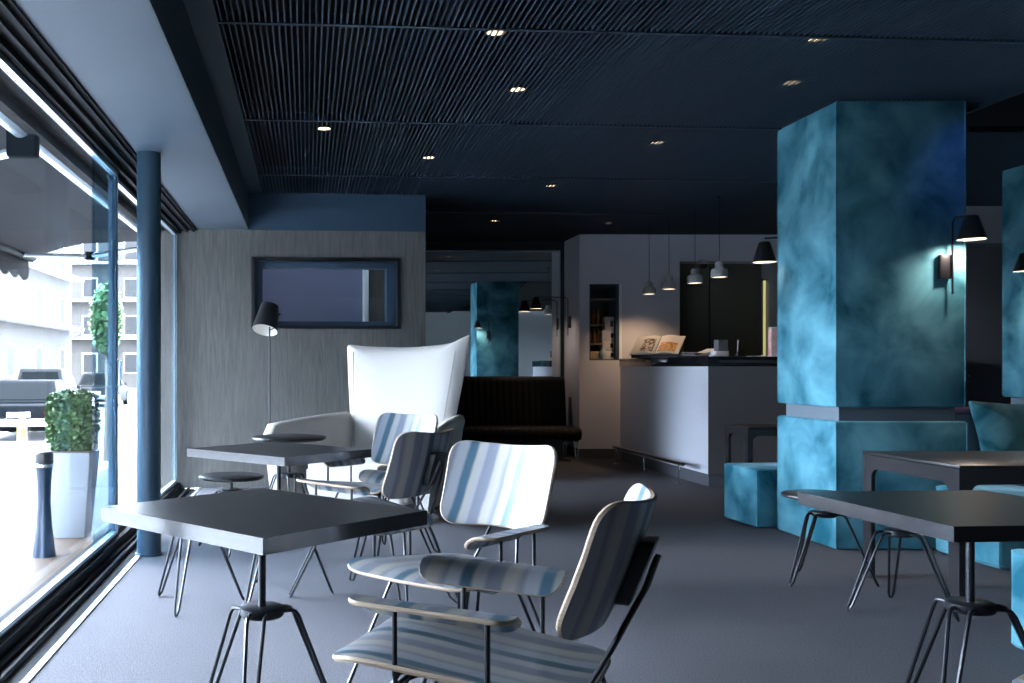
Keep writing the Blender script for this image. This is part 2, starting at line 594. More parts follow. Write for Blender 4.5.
# bar wall with niche and dark recess
NX0, NX1, NZ0, NZ1 = 3.515, 3.895, 1.225, 2.175
RX0 = 4.64
mb = MB()
mb.box((3.39, 11.8, 0), (NX0, 12.6, 3.06)).box((NX1, 11.8, 0), (RX0, 12.1, 3.06))
mb.box((NX0, 11.8, 0), (NX1, 12.1, NZ0)).box((NX0, 11.8, NZ1), (NX1, 12.1, 3.06))
mb.box((RX0, 11.8, 2.46), (6.0, 12.1, 3.06))
struct('wall_bar', mb, M['wall'])
struct('baseboard_bar', MB().box((3.38, 11.785, 0), (RX0, 11.80, 0.12)).box((3.378, 11.79, 0), (3.39, 12.5, 0.12)), M['skirt'])
struct('wall_bar_recess', MB().box((RX0, 12.30, 0), (6.0, 12.4, 3.0)).box((RX0 - 0.02, 12.1, 0), (RX0, 12.4, 3.0)), M['olive'])
struct('trim_7', MB().box((5.22, 12.292, 0), (5.232, 12.30, 2.6)), M['blackpaint'])
struct('wall_niche', MB().box((NX0 - 0.02, 12.08, NZ0 - 0.05), (NX1 + 0.02, 12.14, NZ1 + 0.05)), M['blackpaint'])
struct('trim_8', MB().box((NX1 - 0.012, 11.79, NZ0), (NX1 + 0.022, 11.80, NZ1)), M['rear'])
struct('trim_9', MB().box((NX0, 11.80, NZ0), (NX0 + 0.012, 12.08, NZ1)).box((NX1 - 0.05, 11.80, NZ0), (NX1, 12.08, NZ1))
       .box((NX0, 11.80, NZ1 - 0.03), (NX1, 12.08, NZ1)).box((NX0, 11.80, NZ0), (NX1, 12.08, NZ0 + 0.012)), M['darkblue'])
struct('trim_10', MB().box((NX0, 11.84, 1.98), (NX1, 12.08, 2.0)).box((NX0, 11.84, 1.42), (3.70, 12.08, 1.44)).box((NX0, 11.84, 1.66), (3.70, 12.08, 1.68)), M['wood'])
# right rear
struct('wall_right_back', MB().box((5.9, 9.7, 0), (6.55, 9.8, 3.06)).box((7.55, 9.7, 0), (9.0, 9.8, 3.06)).box((6.55, 9.7, 2.40), (7.55, 9.8, 3.06)).box((5.9, 9.7, 0), (6.0, 12.4, 3.06)), M['wall_dark'])
dr = struct('door_1', MB().box((6.551, 9.72, 0.0), (7.549, 9.77, 2.399)), M['doorpaint'], bevel=0.004)
MB().box((6.55, 9.695, 2.38), (7.55, 9.715, 2.41)).build('door_trim', M['recess'], dr)
MB().tube([(6.65, 9.70, 1.05), (6.65, 9.67, 1.05), (6.77, 9.67, 1.05)], 0.009).build('door_handle', M['chrome'], dr)
struct('wall_right', MB().box((9.0, -3.7, 0), (9.1, 9.8, 3.06)), M['recess'])
struct('wall_rear', MB().box((-1.5, -3.7, -0.1), (9.1, -3.6, 3.06)), M['rear'])

# shop front ------------------------------------------------------------
struct('window_sill', MB().box((-1.40, -3.6, -0.25), (-1.165, 8.95, 0.0)).box((-1.165, -3.6, -0.25), (-1.01, 8.95, -0.015))
       .box((-1.225, -3.6, 0.0), (-1.20, 8.95, 0.05)).box((-1.13, -3.6, -0.015), (-1.115, 8.95, 0.008)), M['headblack'])
struct('trim_11', MB().box((-1.035, -3.6, -0.015), (-1.008, 8.92, 0.006)), M['alu'])
struct('window_head', MB().box((-1.42, -3.6, 2.43), (-1.045, 8.95, 3.06)).box((-1.22, -3.6, 2.40), (-1.195, 8.95, 2.45)).box((-1.15, -3.6, 2.41), (-1.13, 8.95, 2.45)).box((-1.085, -3.6, 2.415), (-1.07, 8.95, 2.45)), M['headblack'])
struct('wall_left_facade', MB().box((-1.55, 8.95, -0.2), (-1.25, 13, 3.2)).box((-1.55, -5, 2.37), (-1.42, 13, 4.5)), M['facade'])

def sash(n, y0, y1, x, stile1=0.05, stile2=0.05):
    fr = struct('window_%d' % n, MB().box((x - 0.022, y0, 0.02), (x + 0.022, y1, 0.062)).box((x - 0.022, y0, 2.40), (x + 0.022, y1, 2.435)), M['blackframe'])
    MB().box((x - 0.018, y0, 0.062), (x + 0.018, y1, 0.082)).box((x - 0.018, y0, 2.375), (x + 0.018, y1, 2.40)).build('glazing_bead', M['alu'], fr)
    MB().box((x - 0.012, y0, 0.06), (x + 0.012, y0 + stile1, 2.40)).build('stile', M['stile'], fr)
    MB().box((x - 0.012, y1 - stile2, 0.06), (x + 0.012, y1, 2.40)).build('stile', M['stile'], fr)
    MB().box((x - 0.018, y1 - 0.012, 0.06), (x + 0.018, y1 + 0.004, 2.40)).build('edge_strip', M['alu'], fr)
    MB().box((x - 0.004, y0 + stile1, 0.08), (x + 0.004, y1 - stile2, 2.38)).build('pane', M['glass'], fr)
    return fr
struct('wall_left', MB().box((-1.42, -3.7, -0.2), (-1.01, 2.0, 2.45)), M['concrete'])
sash(3, 2.0, 2.70, -1.32)
f = sash(4, 2.62, 6.13, -1.25, 0.05, 0.05)
MB().box((-1.258, 5.50, 0.082), (-1.242, 6.08, 2.375)).build('tinted_band', M['tint'], f)
MB().tube([(-1.225, 6.04, 1.02), (-1.20, 6.04, 1.02), (-1.20, 6.04, 1.18), (-1.225, 6.04, 1.18)], 0.007).build('pull_handle', M['alu'], f)
sash(5, 6.16, 7.80, -1.29, 0.06, 0.05)
sash(6, 7.75, 8.88, -1.25, 0.05, 0.05)

# ================================================================== COLUMN AND PILLARS
col = thing('column', 'round blue steel column standing by the shop window', 'column', (-0.968, 5.75, 0))
MB().lathe([(0, 0), (0.073, 0), (0.073, 2.44), (0, 2.44)], n=40).build('shaft', M['column'], col)
MB().lathe([(0.073, 0), (0.083, 0), (0.083, 0.012), (0.073, 0.016)], n=40).build('foot_ring', M['column'], col)

def pillar(label, x0, x1, y0, y1):
    cx, cy = (x0 + x1) / 2, (y0 + y1) / 2
    t = thing('pillar', label, 'pillar', (cx, cy, 0))
    a, b = (x1 - x0) / 2, (y1 - y0) / 2
    def clad(z0, z1, ex=0.0):
        m_ = MB().box((-a, -b, z0), (a + ex, b, z1))
        return m_.build('velvet_cladding', M['velvet'], t, bevel=0.014, seg=3)
    MB().box((-a + 0.04, -b + 0.04, 0), (a - 0.04, b - 0.04, 2.80)).build('core', M['recess'], t)
    for z0, z1, ex in ((0.004, 0.803, 0.012), (0.888, 2.80, 0.0)):
        o = clad(z0, z1, ex)
        pp = MB()
        for sx, sy in ((-1, -1), (1, -1), (-1, 1), (1, 1)):
            xx = sx * (a - 0.003) + (ex if sx > 0 else 0)
            pp.tube([(xx, sy * (b - 0.003), z0 + 0.012), (xx, sy * (b - 0.003), z1 - 0.012)], 0.006, 8)
        pp.build('seam_piping', M['velvet'], o)
    return t
PX0, PX1, PY0, PY1 = 3.28, 4.085, 5.87, 6.60
pillar('teal velvet-clad square pillar in the middle of the right side, in full view', PX0, PX1, PY0, PY1)
pillar('teal velvet-clad pillar cut off by the right edge of the photo', 5.85, 6.65, 7.23, 7.96)

# ================================================================== TABLES AND STOOLS
def hairpin(r0, rf, ztop, ang, rod, spread=0.048):
    """one bent-rod leg: two rods out of the hub, bent down and joined at the foot"""
    c, n = math.cos(ang), math.sin(ang)
    def P(r, s, z):
        return (r * c - s * n, r * n + s * c, z)
    pts = [P(r0 * 0.5, -spread / 2, ztop), P(r0 + 0.020, -spread / 2, ztop)]
    pts += [P(r0 + 0.034, -spread / 2, ztop - 0.004), P(r0 + 0.044, -spread / 2, ztop - 0.018)]
    for t in (0.25, 0.5, 0.75, 0.93):
        r_ = r0 + 0.044 + (rf - r0 - 0.044) * t
        pts.append(P(r_, -(spread / 2) * (1 - 0.62 * t), ztop - 0.018 - (ztop - 0.018 - rod) * t))
    pts.append(P(rf, -spread * 0.10, rod + 0.004))
    mid = P(rf + 0.002, 0, rod)
    back = [(p) for p in pts[::-1]]
    def mirror(p):
        x_, y_, z_ = p
        rr, ss = x_ * c + y_ * n, -x_ * n + y_ * c
        return P(rr, -ss, z_)
    return MB().tube(pts + [mid] + [mirror(p) for p in back], rod, 8)


def base(t, z, angs, rf, rod, postr, ztop):
    MB().lathe([(0, z - 0.016), (0.058, z - 0.016), (0.064, z - 0.010), (0.064, z + 0.010), (0.058, z + 0.014), (0, z + 0.014)], n=32).build('hub', M['blacksteel'], t)
    MB().lathe([(0, z), (postr, z), (postr, ztop), (0, ztop)], n=20).build('post', M['blacksteel'], t)
    for a in angs:
        hairpin(0.060, rf, z, R(a), rod).build('leg', M['blacksteel'], t)


def cafe_table(label, loc, rz, w, d, angs):
    t = thing('cafe_table', label, 'table', loc, rz, 'square black cafe tables')
    a, b = w / 2 - 0.003, d / 2 - 0.003
    tp = MB().box((-a, -b, 0.690), (a, b, 0.73)).build('tabletop', M['blacktop'], t, bevel=0.001, seg=1)
    a, b = w / 2, d / 2
    MB().box((-a, -b, 0.689), (a, -b + 0.003, 0.7297)).box((-a, b - 0.003, 0.689), (a, b, 0.7297)).box((-a, -b + 0.003, 0.689), (-a + 0.003, b - 0.003, 0.7297)).box((a - 0.003, -b + 0.003, 0.689), (a, b - 0.003, 0.7297)).build('edge_band', M['edgeband'], tp)
    MB().lathe([(0, 0.675), (0.10, 0.675), (0.10, 0.689), (0, 0.689)], n=24).build('mounting_plate', M['blacksteel'], t)
    base(t, 0.435, [a - math.degrees(rz) for a in angs], 0.27, 0.0062, 0.0115, 0.68)
    return t
cafe_table('square black cafe table at front left, nearest the camera, by the window', (-0.133, 2.737, 0), R(44.5), 0.63, 0.712, (20, 140, 262))
cafe_table('square black cafe table at left, behind the front one, before the white armchair', (-0.147, 4.743, 0), R(46), 0.61, 0.70, (0, 118, 238))
cafe_table('square black cafe table at right front, before the teal pillar', (1.955, 2.79, 0), R(4), 0.64, 0.68, (340, 100, 220))


def stool(label, loc, angs):
    t = thing('stool', label, 'stool', loc, 0, 'round black hairpin stools')
    MB().lathe([(0, 0.445), (0.192, 0.445), (0.203, 0.450), (0.205, 0.457), (0.203, 0.464), (0.196, 0.468), (0, 0.468)], n=48).build('seat', M['blacktop'], t)
    base(t, 0.365, angs, 0.245, 0.0062, 0.010, 0.446)
    MB().lathe([(0, 0.436), (0.06, 0.436), (0.06, 0.446), (0, 0.446)], n=24).build('mounting_plate', M['blacksteel'], t)
    return t
stool('round black stool half hidden behind the front left table, nearest the window', (-0.55, 4.54, 0), (18, 140, 258))
stool('round black stool before the concrete wall, beside the second left table', (-0.476, 5.88, 0), (30, 150, 270))
stool('round black stool beside the teal pillar, farther of the two at right', (2.73, 5.0, 0), (-25, 92, 203))
stool('round black stool under the right front table, nearer of the two at right', (2.77, 4.43, 0), (-56, 66, 184))

# small round table before the armchair
t = thing('side_table', 'small round black side table in front of the white armchair', 'table', (-0.125, 6.27, 0))
MB().lathe([(0, 0.655), (0.235, 0.655), (0.247, 0.661), (0.250, 0.669), (0.247, 0.677), (0.24, 0.681), (0, 0.681)], n=48).build('tabletop', M['blacktop'], t)
base(t, 0.425, (40, 160, 280), 0.25, 0.0062, 0.010, 0.657)

# ================================================================== PLYWOOD CHAIRS
def seat_fn(u, v):
    # u across, v towards the front: dished, with a rolled front lip
    z = 0.402 + 0.064 * (v + 0.29) / 0.54 + 0.10 * u * u - 0.010
    if v > 0.14:
        z -= 2.6 * (v - 0.14) ** 2
    if v < -0.10:
        z += 0.35 * (v + 0.10) ** 2
    return (u, v, z)
seat_out = round_poly([(0.29, 0.245), (-0.29, 0.245), (-0.215, -0.285), (0.215, -0.285)], [0.11, 0.11, 0.10, 0.10], 6, 6)

def back_fn(u, v):
    # v = 0 .. 0.30 up the panel; wings come forward; leans back
    lean = R(19)
    y = -0.290 - v * math.sin(lean) + 1.35 * u * u + 0.25 * (v - 0.15) ** 2
    return (u, y, 0.530 + v * math.cos(lean) + 0.0 * u)
back_out = round_poly([(0.230, 0.345), (0.12, 0.330), (0, 0.322), (-0.12, 0.330), (-0.230, 0.345), (-0.222, 0.0), (0, 0.012), (0.222, 0.0)],
                      [0.075, 0.03, 0.03, 0.03, 0.075, 0.085, 0.05, 0.085], 6, 3)

def arm_fn(sx):
    # u along the arm, v across it: flat on top, rolled down on the inside
    def fn(u, v):
        a = max(0.0, v - 0.03) / 0.062
        xx = 0.285 - min(v, 0.03) - (0.080 * math.sin(min(a, 1.5) * 0.95) if v > 0.03 else 0)
        zz = 0.588 - (0.080 * (1 - math.cos(min(a, 1.5) * 0.95)) if v > 0.03 else 0)
        return (sx * xx, u, zz - 0.05 * (0.16 - u) ** 2 * 0 + 0.02 * u)
    return fn
arm_out = round_poly([(0.185, -0.015), (-0.165, -0.015), (-0.165, 0.105), (0.185, 0.105)], [0.045, 0.045, 0.05, 0.05], 5, 5)


def plywood_chair(label):
    t = thing('plywood_chair', label, 'chair', (0, 0, 0), 0, 'striped plywood armchairs')
    s = MB().plate(seat_out, seat_fn, 0.014, part='faces').build('seat', M['ply_seat'], t)
    MB().plate(seat_out, seat_fn, 0.014, part='rim').build('edge_band', M['ply_edge'], s)
    b = MB().plate(back_out, back_fn, 0.014, part='faces').build('backrest', M['ply_x'], t)
    MB().plate(back_out, back_fn, 0.014, part='rim').build('edge_band', M['ply_edge'], b)
    for sx in (-1, 1):
        a = MB().plate(arm_out, arm_fn(sx), 0.012, part='faces').build('armrest', M['ply_y'], t)
        MB().plate(arm_out, arm_fn(sx), 0.012, part='rim').build('edge_band', M['ply_edge'], a)
    r = 0.0058
    # two U bars that carry the arms
    for y, dz in ((0.085, 0.0), (-0.11, -0.018)):
        z0 = 0.398 + dz
        pts = []
        for sx in (-1, 1):
            seq = [(sx * 0.262, y, 0.580 + 0.02 * y), (sx * 0.262, y, z0 + 0.03), (sx * 0.256, y, z0 + 0.010), (sx * 0.236, y, z0), (sx * 0.12, y, z0)]
            pts += seq if sx < 0 else seq[::-1]
        MB().tube(pts, r, 8).build('arm_support', M['blacksteel'], t)
    fr = MB()
    for sx in (-1, 1):
        fr.tube([(sx * 0.115, 0.17, 0.412), (sx * 0.115, 0.05, 0.400), (sx * 0.11, -0.19, 0.375)], r, 8)
    fr.tube([(-0.115, 0.17, 0.412), (0.115, 0.17, 0.412)], r, 8)
    fr.tube([(-0.11, -0.19, 0.375), (0.11, -0.19, 0.375)], r, 8)
    fr.build('seat_frame', M['blacksteel'], t)
    for sx in (-1, 1):
        for y, z in ((0.10, 0.408), (-0.14, 0.380)):
            MB().lathe([(0, 0), (0.022, 0), (0.022, 0.016), (0, 0.016)], (sx * 0.115, y, z), n=12).build('rubber_mount', M['blackpaint'], t)
    for sx in (-1, 1):          # front legs: bent double rods
        pts = [(sx * 0.12, 0.085, 0.405), (sx * 0.155, 0.115, 0.392), (sx * 0.232, 0.255, 0.03), (sx * 0.238, 0.262, r + 0.002), (sx * 0.243, 0.256, r),
               (sx * 0.245, 0.246, r + 0.003), (sx * 0.242, 0.236, 0.03), (sx * 0.178, 0.085, 0.392), (sx * 0.12, 0.05, 0.403)]
        MB().tube(pts, r, 8).build('leg', M['blacksteel'], t)
    for sx in (-1, 1):          # rear legs run up past the seat to the bracket behind the backrest
        pts = [(sx * 0.016, -0.397, 0.705), (sx * 0.030, -0.375, 0.63), (sx * 0.078, -0.295, 0.45), (sx * 0.092, -0.270, 0.402), (sx * 0.100, -0.270, 0.385),
               (sx * 0.205, -0.355, 0.03), (sx * 0.210, -0.360, r + 0.002), (sx * 0.206, -0.350, r), (sx * 0.196, -0.320, 0.03), (sx * 0.110, -0.20, 0.395)]
        MB().tube(pts, r, 8).build('leg', M['blacksteel'], t)
    lean = R(19)
    def bk(u, v, off):
        return (u, -0.301 - v * math.sin(lean) - off, 0.530 + v * math.cos(lean))
    brk = round_poly([(0.052, 0.225), (-0.052, 0.225), (-0.030, 0.06), (0.030, 0.06)], 0.015, 4, 2)
    MB().prism(brk, lambda u, v: bk(u, v, -0.006), lambda u, v: bk(u, v, 0.024)).build('back_bracket', M['blackpaint'], t, bevel=0.003)
    for o in [q for q in D.objects if q.parent == t]:
        for q in [o] + [k for k in D.objects if k.parent == o]:
            for vv in q.data.vertices:
                vv.co.y *= 1.13
    return t

ch = plywood_chair('striped plywood chair nearest the camera, seen from behind beside the front left table')
CH4 = (0.405, 2.38)
ch.location = (*CH4, 0)
ch.rotation_euler = (0, 0, R(63))
c2 = copy_tree(ch, (0.50, 3.335, 0), R(138), 'striped plywood chair facing us, pale backrest behind the front left table')
c3 = copy_tree(ch, (0.285, 4.66, 0), R(48), 'striped plywood chair with dark backrest turned to us, between two pale-backed chairs')
c1 = copy_tree(ch, (0.38, 5.625, 0), R(138), 'striped plywood chair with pale backrest just before the white armchair, farthest of the chairs')
c5 = copy_tree(ch, (1.10, 0.79, 0), R(-78), 'plywood chair of which only a pale backrest tip shows at bottom right')

# ================================================================== WHITE ARMCHAIR
ARM = thing('armchair', 'large white slipcovered armchair with flared back by the concrete wall', 'armchair', (0.565, 7.44, 0), R(150))
def wb(u, v):       # back: u across, v up (0 .. 0.92), wings flare forward at the top
    lean = R(13)
    flare = 0.16 * u * u * (0.4 + v)
    return (u, -0.36 - v * math.sin(lean) + flare, 0.40 + v * math.cos(lean))
wb_out = round_poly([(0.55, 0.955), (0.40, 0.935), (0, 0.920), (-0.40, 0.95), (-0.56, 1.03), (-0.515, 0.66), (-0.47, 0.35), (-0.43, -0.02), (0.43, -0.02), (0.47, 0.35), (0.515, 0.66)],
                    [0.03, 0.08, 0.10, 0.08, 0.03, 0.08, 0.08, 0.03, 0.03, 0.08, 0.08], 5, 4)
def puff(t):
    return 0.010 + 0.075 * (1 - t ** 7)
bk = MB().plate(wb_out, wb, 0.02, rings=(1.0, 0.985, 0.96, 0.92, 0.86, 0.78, 0.62, 0.42, 0.2), puff=puff).build('back', M['white'], ARM)
pts = [Vector(wb(u, v)) for u, v in wb_out]
MB().tube(pts, 0.006, 6, closed=True).build('piping', M['white'], bk)
for sx in (-1, 1):
    MB().tube([Vector(wb(sx * (0.375 + 0.085 * q), 0.06 + 0.82 * q)) + Vector((0, 0.078, 0.012)) for q in [i / 14 for i in range(15)]], 0.005, 6).build('seam', M['piping'], bk)
# seat cushion
so = round_poly([(0.40, 0.46), (-0.40, 0.46), (-0.37, -0.36), (0.37, -0.36)], 0.05, 5, 4)
MB().plate(so, lambda u, v: (u, v, 0.385), 0.02, rings=(1.0, 0.98, 0.93, 0.84, 0.6, 0.3), puff=lambda t: 0.035 + 0.035 * (1 - t ** 4)).build('seat_cushion', M['white'], ARM)
# base skirt
so2 = round_poly([(0.41, 0.47), (-0.41, 0.47), (-0.38, -0.40), (0.38, -0.40)], 0.04, 4, 3)
MB().prism(so2, lambda u, v: (u, v, 0.13), lambda u, v: (u, v, 0.36)).build('base', M['white'], ARM, bevel=0.012)
# arms: slabs leaning outwards, lower towards the front, with a rolled lip
for sx in (-1, 1):
    am = MB()
    N = 14
    prof = [(0.0, 0.14), (0.085, 0.14), (0.115, 0.35), (0.150, 0.53), (0.165, 0.575), (0.150, 0.605), (0.115, 0.612), (0.075, 0.600), (0.045, 0.56), (0.012, 0.38)]
    rows = []
    for i in range(N + 1):
        q = i / N
        y = -0.40 + q * 0.98
        top = 1.34 - 0.14 * q + 0.02 * math.sin(q * PI)
        out = 0.385 + 0.19 * q
        rnd = 1.0 if q < 0.93 else (0.93 if q < 0.99 else 0.85)
        row = []
        for (px, pz) in prof:
            zz = 0.13 + (pz - 0.14) * top * (1 if pz < 0.2 else 1)
            row.append((sx * (out + px * 1.05 * rnd), y, zz * (1 if pz < 0.2 else 0.5 + 0.5 * rnd)))
        rows.append(row)
    K = len(prof)
    vs = [p for rw in rows for p in rw]
    fs = [(i * K + k, i * K + (k + 1) % K, (i + 1) * K + (k + 1) % K, (i + 1) * K + k) for i in range(N) for k in range(K)]
    fs += [tuple(range(K)), tuple(N * K + k for k in range(K))]
    am.add(vs, fs)
    am.build('arm', M['white'], ARM, bevel=0.0, smooth=55)
for sx in (-1, 1):
    for y in (0.40, -0.34):
        MB().lathe([(0, 0), (0.014, 0), (0.022, 0.135), (0, 0.135)], (sx * 0.33, y, 0), n=14).build('leg', M['blackpaint'], ARM)

# ================================================================== FLOOR LAMP
FL = thing('floor_lamp', 'slim black floor lamp with tilted bucket shade by the concrete wall', 'lamp', (-0.345, 8.50, 0))
MB().lathe([(0, 0), (0.13, 0), (0.135, 0.006), (0.13, 0.016), (0.02, 0.022), (0, 0.022)], n=36).build('base', M['blackpaint'], FL)
MB().tube([(0, 0, 0.02), (0, 0, 1.50)], 0.0075, 10).build('pole', M['blacksteel'], FL)
tm = Matrix.Translation(Vector((-0.02, -0.02, 1.575))) @ Matrix.Rotation(R(-24), 4, 'X') @ Matrix.Rotation(R(10), 4, 'Y')
def tl(prof, n=36):
    return MB().lathe(prof, (0, 0, 0), n, tm)
sh = tl([(0, 0.135), (0.070, 0.135), (0.080, 0.128), (0.118, -0.12), (0.114, -0.12), (0.076, 0.12), (0, 0.122)]).build('lamp_shade', M['shade'], FL)
tl([(0.1135, -0.119), (0.0750, 0.119), (0, 0.1215)]).build('white_lining', M['warmwhite'], sh)
tl([(0, 0.10), (0.02, 0.10), (0.035, 0.04), (0.03, 0.0), (0, -0.018)], 20).build('bulb', M['warmwhite'], sh)
p1 = tm @ Vector((0.095, 0, 0.06))
MB().tube([(0, 0, 1.47), (0.06, 0.0, 1.50), tuple(p1)], 0.005, 8).build('bracket', M['blacksteel'], FL)
MB().lathe([(0, -0.01), (0.014, -0.01), (0.014, 0.01), (0, 0.01)], tuple(p1), n=14).build('knob', M['blacksteel'], FL)

# ================================================================== BLACK BENCH
BN = thing('bench', 'black ribbed leather bench with high back under the mirror', 'bench', (2.28, 11.85, 0))
bx0, bx1 = -1.08, 1.02
def ribbed(n, f):
    """a padded panel with rounded vertical channels; f(x, s, bulge) gives points round the section"""
    m_ = MB()
    cols = n * 6
    K = 12
    vs = []
    for i in range(cols + 1):
        x_ = bx0 + (bx1 - bx0) * i / cols
        b_ = abs(math.sin(PI * n * i / cols)) ** 0.5
        for k in range(K):
            vs.append(f(x_, k / K, b_))
    fs = [(i * K + k, i * K + (k + 1) % K, (i + 1) * K + (k + 1) % K, (i + 1) * K + k) for i in range(cols) for k in range(K)]
    fs += [tuple(range(K)), tuple(cols * K + k for k in range(K))]
    return m_.add(vs, fs)
def sec_seat(x_, s_, b_):
    a = s_ * 2 * PI
    hx, hz = 0.30 + 0.006 * b_, 0.078 + 0.008 * b_
    cx_, sx_ = math.cos(a), math.sin(a)
    return (x_, -0.17 + hx * math.copysign(abs(cx_) ** 0.45, cx_), 0.325 + hz * math.copysign(abs(sx_) ** 0.45, sx_))
def sec_back(x_, s_, b_):
    a = s_ * 2 * PI
    hy, hz = 0.055 + 0.010 * b_, 0.315
    cx_, sx_ = math.cos(a), math.sin(a)
    z_ = 0.70 + hz * math.copysign(abs(sx_) ** 0.35, sx_)
    return (x_, 0.26 + 0.16 * (z_ - 0.4) + hy * math.copysign(abs(cx_) ** 0.45, cx_), z_)
ribbed(26, sec_seat).build('seat', M['leather'], BN, smooth=60)
ribbed(26, sec_back).build('backrest', M['leather'], BN, smooth=60)
for x_ in (bx0 + 0.06, bx1 - 0.06):
    for y_ in (-0.42, 0.10):
        MB().tube([(x_ - 0.03, y_, 0.26), (x_ + 0.002, y_ - 0.02, 0.008), (x_ + 0.012, y_ - 0.02, 0.008), (x_ + 0.04, y_, 0.26)], 0.007, 8).build('leg', M['chrome'], BN)
MB().box((bx0 + 0.02, -0.42, 0.235), (bx1 - 0.02, 0.14, 0.255)).build('frame', M['blackpaint'], BN)

# ================================================================== BAR COUNTER
CT = thing('counter', 'white bar counter with a glossy black worktop', 'counter', (4.6, 9.9, 0))
ox, oy = 4.6, 9.9
L_ = [(3.80, 11.50), (3.80, 8.98), (6.05, 8.98), (6.05, 9.55), (4.38, 9.55), (4.38, 11.50)]
def ell(z0, z1, e, m_, name):
    pts = [(L_[0][0] - e, L_[0][1]), (L_[1][0] - e, L_[1][1] - e), (L_[2][0], L_[2][1] - e), (L_[3][0], L_[3][1] + e), (L_[4][0] + e, L_[4][1] + e), (L_[5][0] + e, L_[5][1])]
    pts = [(a - ox, b - oy) for a, b in pts]
    return MB().prism(pts, lambda u, v: (u, v, z0), lambda u, v: (u, v, z1)).build(name, m_, CT, bevel=0.003)
ell(0.12, 1.145, 0, M['counter'], 'body')
MB().box((3.80 - ox + 0.002, 8.98 - oy - 0.006, 0.12), (6.05 - ox, 8.98 - oy + 0.001, 1.145)).build('front_panel', M['counter_grey'], CT)['label'] = 'darker grey front panel'  # front face set to a darker grey than the body
ell(0.0, 0.12, -0.012, M['skirt'], 'plinth')
ell(1.145, 1.24, 0.012, M['gloss'], 'worktop')
# foot rail
FR = thing('foot_rail', 'chrome foot rail along the foot of the white bar counter', 'rail', (3.62, 10.13, 0))
MB().tube([(0, -1.01, 0.20), (0, 1.06, 0.20)], 0.019, 14).build('rail', M['chrome'], FR)
for y_ in (-0.9, 0.05, 0.98):
    MB().tube([(0, y_, 0.0), (0, y_, 0.20)], 0.010, 10).build('rail_post', M['chrome'], FR)
    MB().lathe([(0, 0), (0.035, 0), (0.035, 0.006), (0, 0.008)], (0, y_, 0), n=18).build('floor_flange', M['chrome'], FR)

WT = 1.2405      # worktop height
# open book on a stand
SX, SY, SRZ = 3.99, 10.75, R(-38)
BS = thing('book_stand', 'low black stand holding the open book on the counter', 'stand', (SX, SY, WT), SRZ)
MB().box((-0.26, -0.16, 0.0), (0.26, 0.12, 0.035)).build('base', M['blackpaint'], BS, bevel=0.004)
MB().prism([(-0.16, 0.035), (0.10, 0.035), (0.10, 0.215), (0.085, 0.215)], lambda u, v: (-0.24, u, v), lambda u, v: (0.24, u, v)).build('slope', M['blackpaint'], BS)
BK = thing('open_book', 'open picture book propped up on the bar counter', 'book', (SX, SY, WT), SRZ)
an = math.atan2(0.18, 0.245)
def bp(u, v, h):   # u across, v up the slope, h off the slope
    return (u, -0.162 + v * math.cos(an) - h * math.sin(an), 0.037 + v * math.sin(an) + h * math.cos(an))
def page(sx, h0, inset=0.0):
    m_ = MB()
    n_ = 10
    vs = []
    for i in range(n_ + 1):
        q = i / n_
        u = sx * (0.005 + q * (0.262 - inset))
        hh = h0 + 0.022 * math.sin(min(1.0, q * 1.3) * PI) * (1 - 0.3 * q) * 0.9
        for v in (0.0 + inset, 0.34 - inset):
            vs.append(bp(u, v, hh))
        for v in (0.34 - inset, 0.0 + inset):
            vs.append(bp(u, v, h0 - 0.012 if inset == 0 else hh - 0.001))
    fs = [(i * 4 + k, i * 4 + (k + 1) % 4, (i + 1) * 4 + (k + 1) % 4, (i + 1) * 4 + k) for i in range(n_) for k in range(4)]
    fs += [(0, 1, 2, 3), (n_ * 4, n_ * 4 + 1, n_ * 4 + 2, n_ * 4 + 3)]
    return m_.add(vs, fs)
for sx in (-1, 1):
    page(sx, 0.016).build('page_block', M['paper'], BK)
def patch(u0, u1, v0, v1, m_, sx):
    q_ = MB()
    n_ = 8
    vs = []
    for i in range(n_ + 1):
        u = u0 + (u1 - u0) * i / n_
        q = (abs(u) - 0.005) / 0.262
        hh = 0.0165 + 0.022 * math.sin(min(1.0, q * 1.3) * PI) * (1 - 0.3 * q) * 0.9
        vs += [bp(u, v0, hh), bp(u, v1, hh), bp(u, v1, hh + 0.0008), bp(u, v0, hh + 0.0008)]
    fs = [(i * 4 + k, i * 4 + (k + 1) % 4, (i + 1) * 4 + (k + 1) % 4, (i + 1) * 4 + k) for i in range(n_) for k in range(4)]
    fs += [(0, 1, 2, 3), (n_ * 4, n_ * 4 + 1, n_ * 4 + 2, n_ * 4 + 3)]
    q_.add(vs, fs).build('printed_picture', m_, BK)
patch(-0.17, -0.03, 0.03, 0.28, M['print_dark'], -1)
patch(0.03, 0.22, 0.03, 0.20, M['print_orange'], 1)
MB().prism([(-0.275, -0.005), (0.275, -0.005), (0.275, 0.345), (-0.275, 0.345)], lambda u, v: bp(u, v, 0.0005), lambda u, v: bp(u, v, 0.004)).build('cover', M['leather'], BK)

